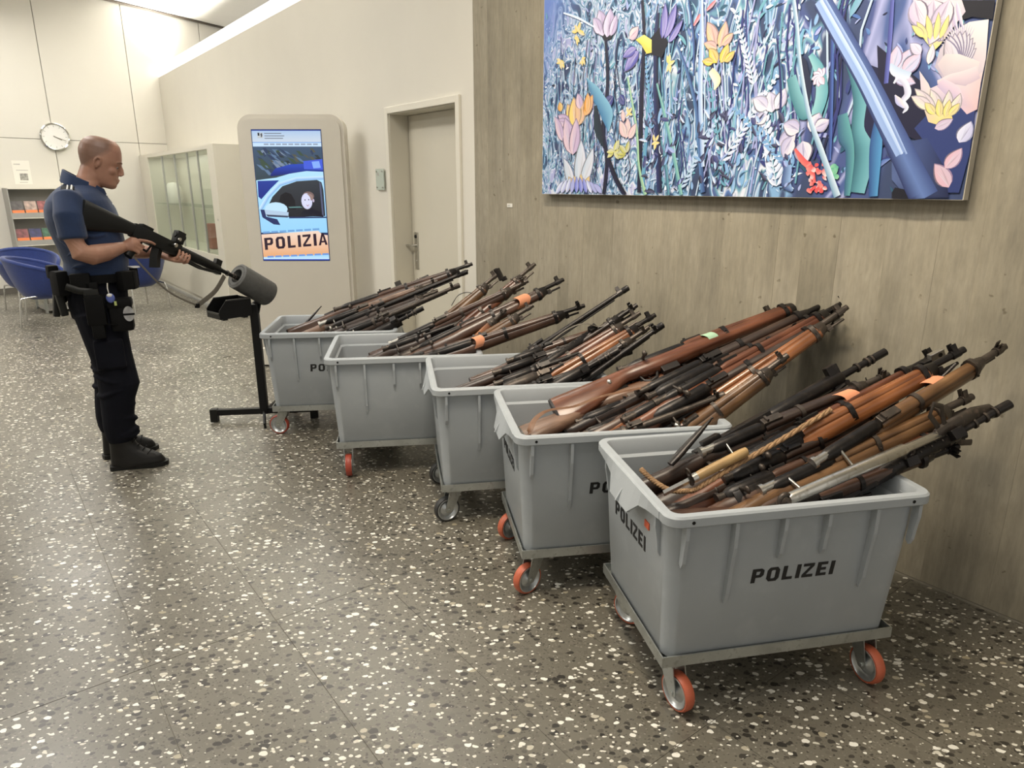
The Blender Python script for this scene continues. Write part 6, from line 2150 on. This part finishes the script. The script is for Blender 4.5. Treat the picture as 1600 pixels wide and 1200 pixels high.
man = tag(empty('person', (-2.29, 3.79, 0), R(25)), 'standing officer with shaved head in navy polo, holding a rifle into the clearing tube', 'person')


def hloft(secs, n=28, e_=1.0):
    """horizontal rings: (z, x_back, x_front, half_width, y_centre)"""
    rg = []
    for s_ in secs:
        z, xb, xf, hw_ = s_[:4]
        yc = s_[4] if len(s_) > 4 else 0.0
        cx, rx = (xb + xf) / 2, (xf - xb) / 2
        ring = []
        for k in range(n):
            a_ = 2 * PI * k / n
            ca, sa = math.cos(a_), math.sin(a_)
            ring.append(Vector((cx + rx * math.copysign(abs(ca) ** e_, ca), yc + hw_ * math.copysign(abs(sa) ** e_, sa), z)))
        rg.append(ring)
    return rg


body = MB()
# head, upright, then pitched forward about the ear
HT = Matrix.Translation((0.128, 0, 1.66)) @ Matrix.Rotation(R(15), 4, 'Y') @ Matrix.Translation((-0.128, 0, -1.66))
hs = [(1.797, 0.10, 0.165, 0.030), (1.790, 0.072, 0.192, 0.048), (1.772, 0.047, 0.212, 0.063), (1.745, 0.032, 0.224, 0.073), (1.715, 0.028, 0.230, 0.077), (1.692, 0.031, 0.233, 0.077), (1.680, 0.035, 0.234, 0.075),
      (1.664, 0.040, 0.226, 0.072), (1.645, 0.048, 0.224, 0.069), (1.625, 0.058, 0.226, 0.066), (1.606, 0.070, 0.227, 0.062), (1.596, 0.076, 0.224, 0.060), (1.584, 0.088, 0.224, 0.056), (1.567, 0.105, 0.226, 0.048), (1.553, 0.125, 0.219, 0.036), (1.546, 0.150, 0.205, 0.022)]
body.rings([[HT @ v for v in r_] for r_ in hloft(hs[::-1], 28, 0.92)])
# nose, brow, lips, chin, ears
def hp_(x, y, z):
    return HT @ Vector((x, y, z))


body.sweep([hp_(0.222, 0, 1.678), hp_(0.236, 0, 1.655), hp_(0.242, 0, 1.636), hp_(0.230, 0, 1.624)], [(0.009, 0.010), (0.011, 0.011), (0.014, 0.010), (0.013, 0.007)], 10, up=(1, 0, 0))
for s_ in (-1, 1):
    body.ball(hp_(0.238, s_ * 0.012, 1.629), (0.008, 0.007, 0.006), 8)
    body.sweep([hp_(0.229, s_ * 0.008, 1.684), hp_(0.228, s_ * 0.03, 1.688), hp_(0.214, s_ * 0.052, 1.683)], [0.005, 0.006, 0.004], 8)
    body.ball(hp_(0.190, s_ * 0.040, 1.640), (0.026, 0.024, 0.026), 12)
    body.sweep([hp_(0.128, s_ * 0.074, 1.635), hp_(0.118, s_ * 0.083, 1.650), hp_(0.114, s_ * 0.088, 1.672), hp_(0.124, s_ * 0.088, 1.690), hp_(0.138, s_ * 0.083, 1.688), hp_(0.142, s_ * 0.077, 1.672), hp_(0.136, s_ * 0.076, 1.652)], [0.005, 0.0055, 0.006, 0.006, 0.0055, 0.005, 0.005], 8)
    body.ball(hp_(0.128, s_ * 0.075, 1.663), (0.010, 0.006, 0.020), 8)
body.sweep([hp_(0.222, -0.020, 1.599), hp_(0.231, 0, 1.601), hp_(0.222, 0.020, 1.599)], 0.0048, 8)
body.sweep([hp_(0.220, -0.018, 1.589), hp_(0.229, 0, 1.588), hp_(0.220, 0.018, 1.589)], 0.0052, 8)
# neck and trunk
body.rings(hloft([(1.40, -0.09, 0.12, 0.14), (1.50, -0.06, 0.12, 0.12), (1.545, -0.02, 0.125, 0.085), (1.575, 0.006, 0.135, 0.068), (1.61, 0.025, 0.160, 0.063), (1.655, 0.045, 0.175, 0.060)]))
body.rings(hloft([(0.88, -0.08, 0.15, 0.15), (1.0, -0.085, 0.16, 0.16), (1.15, -0.08, 0.165, 0.155), (1.30, -0.11, 0.16, 0.165), (1.42, -0.11, 0.14, 0.17), (1.50, -0.07, 0.11, 0.13)]))
ARM_R = [((-0.015, -0.165, 1.475), 0.055), ((-0.02, -0.215, 1.40), 0.052), ((-0.015, -0.232, 1.30), 0.048), ((0.005, -0.235, 1.225), 0.050), ((0.055, -0.215, 1.208), 0.052), ((0.11, -0.165, 1.215), 0.046), ((0.165, -0.105, 1.228), 0.034), ((0.195, -0.072, 1.235), (0.026))]
ARM_L = [((0.0, 0.165, 1.475), 0.055), ((0.03, 0.225, 1.40), 0.050), ((0.08, 0.255, 1.29), 0.046), ((0.13, 0.25, 1.215), 0.046), ((0.20, 0.215, 1.19), 0.046), ((0.28, 0.18, 1.182), 0.038), ((0.335, 0.155, 1.18), 0.028)]
for A in (ARM_R, ARM_L):
    body.sweep([p for p, _ in A], [q for _, q in A], 16)
for s_, dx in ((-1, 0.0), (1, -0.05)):
    body.sweep([(0.03, s_ * 0.09, 0.95), (0.05, s_ * 0.105, 0.72), (0.065 + dx * 0.6, s_ * 0.11, 0.52), (0.04 + dx, s_ * 0.11, 0.32), (0.03 + dx, s_ * 0.11, 0.13)], [0.085, 0.078, 0.058, 0.052, 0.038], 16)
# the rifle's axis, in the man's frame
MINV = (Matrix.Translation((-2.29, 3.79, 0)) @ Matrix.Rotation(R(25), 4, 'Z')).inverted()
MUZ = MINV @ (T0 + GD * 0.035 + Vector((0.0, 0.0, -0.022)))
BUT = Vector((0.045, -0.205, 1.455))
AX = (MUZ - BUT).normalized()
GL = (MUZ - BUT).length
GM = gun_matrix(MUZ, BUT, 0)


def gl(x, y, z):
    """gun-frame point in the man's frame"""
    return GM @ Vector((x, y, z))


k_ = GL / 1.0


def finger(mb, pts, r0=0.0092, r1=0.0075):
    mb.sweep(pts, [r0, r0 * 0.97, r0 * 0.92, r1][:len(pts)], 8)
    mb.ball(pts[-1], r1, 8)
    mb.ball(pts[0], r0, 8)


# right hand round the pistol grip (axis from (0.345,-0.026) to (0.315,-0.115) under the receiver)
w_r = Vector(ARM_R[-1][0])
kn = [gl((0.300 - 0.004 * i) * k_, -0.030, -0.045 - 0.021 * i) for i in range(4)]
palm_c = gl(0.283 * k_, -0.014, -0.078)
body.sweep([w_r, (w_r + palm_c) / 2, palm_c, gl(0.300 * k_, -0.016, -0.072)], [(0.022, 0.026), (0.026, 0.034), (0.028, 0.042), (0.020, 0.040)], 14, up=tuple(gl(0, 0, 1) - gl(0, 0, 0)))
for i in range(4):
    a0 = kn[i]
    ln = (1.0, 1.06, 1.0, 0.86)[i]
    if i == 0:   # index finger laid along the receiver
        pts = [a0, gl(0.335 * k_, -0.036, -0.035), gl(0.362 * k_, -0.034, -0.030), gl(0.385 * k_, -0.030, -0.030)]
    else:
        pts = [a0, gl((0.300 - 0.004 * i) * k_ + 0.036 * ln, -0.030, -0.048 - 0.021 * i), gl((0.300 - 0.004 * i) * k_ + 0.048 * ln, -0.006, -0.050 - 0.021 * i), gl((0.300 - 0.004 * i) * k_ + 0.036 * ln, 0.016, -0.050 - 0.021 * i)]
    finger(body, pts)
finger(body, [gl(0.285 * k_, 0.004, -0.060), gl(0.300 * k_, 0.026, -0.044), gl(0.328 * k_, 0.030, -0.036), gl(0.348 * k_, 0.028, -0.036)], 0.0105, 0.0085)
# left hand under the receiver, in front of the magazine
w_l = Vector(ARM_L[-1][0])
pl_c = gl(0.545 * k_, 0.004, -0.052)
body.sweep([w_l, w_l * 0.5 + pl_c * 0.5, pl_c, gl(0.575 * k_, -0.002, -0.046)], [(0.026, 0.022), (0.034, 0.022), (0.042, 0.016), (0.038, 0.014)], 14, up=(0, 0, 1))
for i in range(4):
    x = (0.522 + 0.022 * i) * k_
    ln = (0.9, 1.0, 1.03, 0.9)[3 - i]
    finger(body, [gl(x, -0.012, -0.052), gl(x + 0.006, -0.036 * ln, -0.044), gl(x + 0.008, -0.040 * ln, -0.020), gl(x + 0.008, -0.032, 0.000 * ln)])
finger(body, [gl(0.53 * k_, 0.022, -0.050), gl(0.545 * k_, 0.038, -0.030), gl(0.57 * k_, 0.038, -0.006), gl(0.585 * k_, 0.034, 0.012)], 0.0105, 0.0085)
bd = vox(body, 'body', M_skin, man, 0.0045, 3)
# eyes
for s_ in (-1, 1):
    ey = MB().ball(hp_(0.209, s_ * 0.030, 1.663), 0.0115, 12)
    ey.obj('eye', simple('eye_white', (0.35, 0.28, 0.25), 0.4), man, True)
    MB().ball(hp_(0.2175, s_ * 0.031, 1.661), 0.0046, 10).obj('iris', simple('iris', (0.03, 0.03, 0.035), 0.2), man, True)
    MB().sweep([hp_(0.232, s_ * 0.014, 1.688), hp_(0.230, s_ * 0.034, 1.692), hp_(0.214, s_ * 0.054, 1.687)], [0.0028, 0.0034, 0.002], 6).obj('eyebrow', simple('eyebrow_hair', (0.16, 0.085, 0.05), 0.8), man, True)

# shirt
sh = MB()
sh.rings(hloft([(1.07, -0.118, 0.190, 0.172), (1.10, -0.115, 0.196, 0.176), (1.16, -0.105, 0.203, 0.176), (1.22, -0.118, 0.200, 0.176), (1.30, -0.140, 0.195, 0.182), (1.37, -0.155, 0.192, 0.188), (1.43, -0.152, 0.178, 0.192), (1.475, -0.135, 0.158, 0.190), (1.51, -0.108, 0.135, 0.160), (1.535, -0.080, 0.120, 0.118), (1.555, -0.048, 0.115, 0.085), (1.572, -0.028, 0.112, 0.072)], 32, 0.94))
for A, n_ in ((ARM_R, 4), (ARM_L, 3)):
    pts = [Vector(p) for p, _ in A][:n_]
    sh.sweep([Vector((0.0, math.copysign(0.12, pts[0].y), 1.475))] + pts[:3] + [pts[2] + (pts[2] - pts[1]).normalized() * 0.012], [0.062, 0.072, 0.070, 0.066, 0.064], 18)
# creases
for (pts, r_) in [([(-0.07, -0.155, 1.20), (0.02, -0.178, 1.225), (0.12, -0.150, 1.20)], 0.010), ([(-0.06, -0.160, 1.14), (0.04, -0.180, 1.155), (0.14, -0.140, 1.13)], 0.010), ([(-0.02, -0.190, 1.34), (0.06, -0.182, 1.30), (0.13, -0.150, 1.31)], 0.010),
                  ([(-0.10, -0.13, 1.30), (-0.05, -0.168, 1.25), (0.0, -0.182, 1.18)], 0.009), ([(0.05, -0.160, 1.43), (0.11, -0.130, 1.38), (0.16, -0.08, 1.36)], 0.010)]:
    sh.sweep(smoothpath(pts, 4), [r_ * 0.3] + [r_] * (len(smoothpath(pts, 4)) - 2) + [r_ * 0.3], 8)
shirt = vox(sh, 'polo_shirt', M_shirt, man, 0.0055, 14, 'navy blue short-sleeved polo shirt')
cl = MB()
for s_ in (-1, 1):
    pts = [(-0.040, s_ * 0.004, 1.632), (-0.030, s_ * 0.045, 1.624), (0.010, s_ * 0.076, 1.600), (0.065, s_ * 0.078, 1.574), (0.112, s_ * 0.052, 1.550), (0.135, s_ * 0.024, 1.532)]
    lo = [(-0.060, s_ * 0.004, 1.575), (-0.050, s_ * 0.055, 1.565), (-0.005, s_ * 0.092, 1.548), (0.065, s_ * 0.094, 1.528), (0.122, s_ * 0.060, 1.505), (0.146, s_ * 0.030, 1.492)]
    rg = []
    for a_, b2 in zip(pts, lo):
        a_, b2 = Vector(a_), Vector(b2)
        c_ = Vector((0.05, 0, a_.z))
        inn = (c_ - a_)
        inn.z = 0
        inn = inn.normalized() * 0.006
        rg.append([a_, b2, b2 + inn, a_ + inn])
    cl.rings(rg)
cl.obj('collar', M_shirt, shirt, 60)
pk = MB()
pk.sweep([(0.118, -0.004, 1.530), (0.148, -0.004, 1.475), (0.170, -0.004, 1.42)], [(0.016, 0.008)] * 3, 6, up=(1, 0, 0))
pk.obj('button_placket', M_shirt, shirt, 50)
for i in range(2):
    MB().ball((0.143 + 0.022 * i, -0.008, 1.50 - 0.045 * i), 0.005, 8).obj('button', M_dial, shirt, True)
MB().sweep([(-0.012, -0.135, 1.545), (-0.012, -0.195, 1.518)], [(0.030, 0.006)] * 2, 6).obj('shoulder_tab', M_gear, shirt, 40)
MB().sweep([(0.006, -0.138, 1.549), (0.006, -0.185, 1.528)], [(0.005, 0.006)] * 2, 6).obj('rank_bar', M_dial, shirt, 40, 'white rank bar')
MB().sweep([(-0.012, -0.140, 1.549), (-0.012, -0.187, 1.528)], [(0.004, 0.006)] * 2, 6).obj('rank_bar', M_dial, shirt, 40, 'white rank bar')

# trousers
tr_ = MB()
tr_.rings(hloft([(0.86, -0.11, 0.165, 0.170), (0.93, -0.118, 0.172, 0.175), (1.00, -0.112, 0.176, 0.175), (1.08, -0.105, 0.172, 0.168)], 32))
LEG = {-1: [((0.025, 0.090, 0.90), (0.105, 0.118)), ((0.042, 0.098, 0.78), (0.098, 0.112)), ((0.056, 0.104, 0.66), (0.088, 0.103)), ((0.068, 0.108, 0.56), (0.084, 0.100)), ((0.072, 0.110, 0.50), (0.086, 0.104)), ((0.055, 0.110, 0.42), (0.080, 0.088)), ((0.045, 0.110, 0.33), (0.076, 0.082)), ((0.040, 0.110, 0.25), (0.074, 0.080)), ((0.040, 0.110, 0.20), (0.070, 0.076)), ((0.042, 0.110, 0.165), (0.060, 0.066))]}
for s_, dx in ((-1, 0.0), (1, -0.055)):
    pts, rad = [], []
    for (x, y, z), r_ in LEG[-1]:
        f_ = min(1, (0.9 - z) / 0.6)
        pts.append((x + dx * f_, s_ * (y + 0.005 * f_), z))
        rad.append(r_)
    tr_.sweep(pts, rad, 20, up=(1, 0, 0))
    # baggy folds at knee, shin and hem
    for z0, ph in ((0.585, 0.3), (0.545, -0.2), (0.445, 0.25), (0.385, -0.3), (0.285, 0.2), (0.235, -0.15), (0.19, 0.2)):
        cx = 0.055 + dx * min(1, (0.9 - z0) / 0.6)
        rx = 0.090 if z0 > 0.42 else 0.074
        pr = [(cx + rx * math.cos(t), s_ * 0.112 + (rx - 0.008) * math.sin(t), z0 + ph * 0.09 * math.cos(t + 1.1) + 0.008 * math.sin(3 * t + z0 * 40)) for t in [2 * PI * i / 20 for i in range(20)]]
        tr_.sweep(pr, 0.012, 7, closed=True)
    tr_.cbox(-0.01 + dx, s_ * 0.195 - 0.018, 0.60, 0.13 + dx, s_ * 0.195 + 0.018, 0.76, 0.012)
vox(tr_, 'trousers', M_trous, man, 0.006, 3, 'black navy cargo trousers')
# boots
for s_, dx, rz in ((-1, 0.0, -8), (1, -0.055, 12)):
    bt = MB()
    up = [(0.012, -0.060, 0.222, 0.048), (0.035, -0.062, 0.220, 0.050), (0.06, -0.060, 0.205, 0.048), (0.085, -0.058, 0.165, 0.045), (0.11, -0.056, 0.115, 0.043), (0.14, -0.054, 0.085, 0.042), (0.18, -0.053, 0.072, 0.043), (0.235, -0.052, 0.070, 0.045), (0.25, -0.045, 0.060, 0.040)]
    bt.rings(hloft(up, 24, 0.85))
    e_b = empty('boot', (0, 0, 0))
    e_b.parent = man
    e_b.matrix_local = Matrix.Translation((0.03 + dx, s_ * 0.112, 0)) @ Matrix.Rotation(R(rz), 4, 'Z')
    vox(bt, 'boot_upper', M_boot, e_b, 0.0045, 3)
    sl = MB()
    pl_ = [(-0.062, -0.036), (-0.050, -0.044), (0.02, -0.040), (0.08, -0.046), (0.16, -0.054), (0.21, -0.044), (0.234, -0.016), (0.234, 0.016), (0.21, 0.042), (0.16, 0.052), (0.08, 0.044), (0.02, 0.038), (-0.050, 0.042), (-0.062, 0.034), (-0.070, 0.0)]
    sl.prism(pl_, 0.0, 0.024)
    sl.obj('sole', M_rubber, e_b)
    lc = MB()
    for i in range(5):
        z, x = 0.088 + i * 0.026, 0.150 - i * 0.022
        lc.sweep([(x - 0.012, -0.036, z - 0.006), (x + 0.006, 0, z + 0.010), (x - 0.012, 0.036, z - 0.006)], 0.003, 6)
    lc.obj('laces', M_gear, e_b, 50)
# belt and gear
bl_ = MB()
bo_ = hloft([(1.055, -0.122, 0.196, 0.184), (1.10, -0.124, 0.202, 0.186)], 32)
bi_ = hloft([(1.10, -0.112, 0.190, 0.174), (1.055, -0.110, 0.186, 0.172)], 32)
bl_.rings(bo_ + bi_, closed=True)
belt = bl_.obj('duty_belt', M_gear, man, 40)


def pouch(x, y, z, lx, ly, lz, rz, name='belt_pouch', mat=None, tilt=0):
    M = Matrix.Translation((x, y, z)) @ Matrix.Rotation(R(rz), 4, 'Z') @ Matrix.Rotation(R(tilt), 4, 'Y')
    return MB().cbox(-lx / 2, -ly / 2, -lz / 2, lx / 2, ly / 2, lz / 2, min(lx, ly, lz) * 0.22, M).obj(name, mat or M_gear, belt, 40)


pouch(0.205, -0.06, 1.055, 0.05, 0.07, 0.10, -15)
pouch(0.175, -0.125, 1.06, 0.05, 0.075, 0.10, -40)
pouch(0.21, 0.05, 1.06, 0.045, 0.08, 0.10, 10)
pouch(-0.125, -0.10, 1.06, 0.06, 0.09, 0.13, 30)
pouch(-0.145, 0.0, 1.02, 0.055, 0.08, 0.15, 0)
pouch(-0.02, -0.195, 1.065, 0.09, 0.04, 0.10, 0)
pouch(-0.155, -0.055, 1.115, 0.05, 0.06, 0.07, 20)
pouch(-0.165, -0.03, 0.955, 0.03, 0.035, 0.16, 20, 'baton', M_gearl, 8)
pouch(-0.135, -0.09, 0.95, 0.035, 0.035, 0.13, 20, 'torch_holder', M_gearl, -6)
MB().rings(hloft([(1.118, 0.205, 0.255, 0.024, -0.04), (1.126, 0.19, 0.25, 0.022, -0.04)], 10)).obj('shirt_tail', M_dial, belt, None, 'white corner of a glove or cloth')
# thigh holster with pistol and thigh pouch
hl = MB()
hl.cbox(-0.015, -0.245, 0.845, 0.075, -0.185, 1.005, 0.014)
hl.cbox(0.00, -0.240, 0.775, 0.060, -0.190, 0.86, 0.012)
hl.cbox(-0.005, -0.215, 0.99, 0.055, -0.190, 1.07, 0.008)
holster = hl.obj('holster', M_gear, man, 40)
pg_ = MB()
pg_.cbox(-0.014, -0.232, 0.99, 0.056, -0.206, 1.035, 0.006)
pg_.sweep([(0.03, -0.219, 1.02), (-0.03, -0.219, 1.030), (-0.085, -0.219, 1.055)], [(0.012, 0.018), (0.012, 0.018), (0.012, 0.018)], 10)
pg_.obj('pistol', M_gearl, holster, 40)
tp = MB()
tp.cbox(0.085, -0.215, 0.80, 0.195, -0.125, 0.955, 0.02)
tp.cbox(0.080, -0.220, 0.925, 0.200, -0.120, 0.975, 0.015)
tpo = tp.obj('thigh_pouch', M_gear, man, 40)
Mp = Matrix.Translation((0.178, -0.2185, 0.895)) @ Matrix.Rotation(R(90), 4, 'X') @ Matrix.Diagonal((0.8, 1.25, 1, 1))
MB().lathe([(0, 0), (0.032, 0), (0.032, 0.004), (0, 0.005)], 24, Mp).obj('round_patch', simple('patch_grey', (0.35, 0.35, 0.35), 0.6, var=0.3, scale=40), tpo, None, 'round pale grey patch')
MB().box(0.150, -0.2245, 0.888, 0.206, -0.2235, 0.898).obj('patch_bar', M_gear, tpo)
MB().sweep(smoothpath([(0.03, -0.13, 0.86), (0.06, -0.215, 0.85), (0.12, -0.2, 0.84), (0.15, -0.1, 0.85)], 4), [(0.014, 0.003)] * 13, 6).obj('leg_strap', M_gear, man, 40)
kr = MB().sweep([(0.10, -0.205, 1.06), (0.098, -0.215, 1.035), (0.10, -0.222, 1.01)], 0.0035, 6)
kro = kr.obj('key_chain', M_bright, belt, 40)
MB().ball((0.106, -0.232, 0.985), (0.021, 0.009, 0.026), 14).obj('key_fob', simple('blue_fob', (0.10, 0.14, 0.42), 0.3), kro, True, 'blue and white key fob')
MB().ball((0.104, -0.236, 1.0), (0.014, 0.008, 0.010), 10).obj('fob_top', M_dial, kro, True)
MB().cbox(0.120, -0.242, 0.945, 0.132, -0.236, 0.968, 0.002).obj('fob_tag', simple('lime_tag', (0.45, 0.52, 0.18), 0.5), kro)

# the rifle he holds
MAN_M = Matrix.Translation((-2.29, 3.79, 0)) @ Matrix.Rotation(R(25), 4, 'Z')
PROTO['held'] = G_assault(1.0, jacket=False, diopter=True)
PLEN['held'] = 1.0
hg_ = gun('held', 'assault_rifle', MAN_M @ GM, k_, None, M_rubber, 'black service rifle with diopter sight held by the officer, muzzle in the grey tube', None, recv=M_rubber, fat=1.28)
slp = smoothpath([(0.84, -0.006, -0.012), (0.80, -0.01, -0.055), (0.74, -0.012, -0.105), (0.66, -0.014, -0.140), (0.58, -0.012, -0.135)], 6)
# hangs in world space: from the front swivel down and back to the grip side
fs_w = MAN_M @ gl(0.865 * k_, -0.01, -0.015)
rs_w = MAN_M @ gl(0.30 * k_, -0.02, -0.14)
low = fs_w * 0.62 + rs_w * 0.38
low.z = 0.86
mid = fs_w * 0.85 + rs_w * 0.15
mid.z = 0.925
mid2 = fs_w * 0.3 + rs_w * 0.7
mid2.z = 0.975
band = smoothpath([fs_w, mid, low], 6)
sg_ = MB().sweep(band, [(0.012, 0.016)] * 4 + [(0.009, 0.013)] * (len(band) - 4), 6)
slo = MB().sweep(band, [(0.003, 0.017)] * len(band), 6).obj('carrying_sling', M_webb, None, 50)
tag(slo, 'khaki webbing sling hanging in a bow under the rifle held by the officer', 'sling')
b2_ = smoothpath([low, mid2, rs_w], 8)
MB().sweep(b2_, [(0.002, 0.006)] * len(b2_), 6).obj('thin_strap', M_webb, slo, 50)
MB().cbox(low.x - 0.012, low.y - 0.01, low.z - 0.014, low.x + 0.012, low.y + 0.01, low.z + 0.012, 0.003).obj('buckle', M_gear, slo)
print('tris', sum(len(o.data.polygons) for o in bpy.data.objects if o.type == 'MESH'))
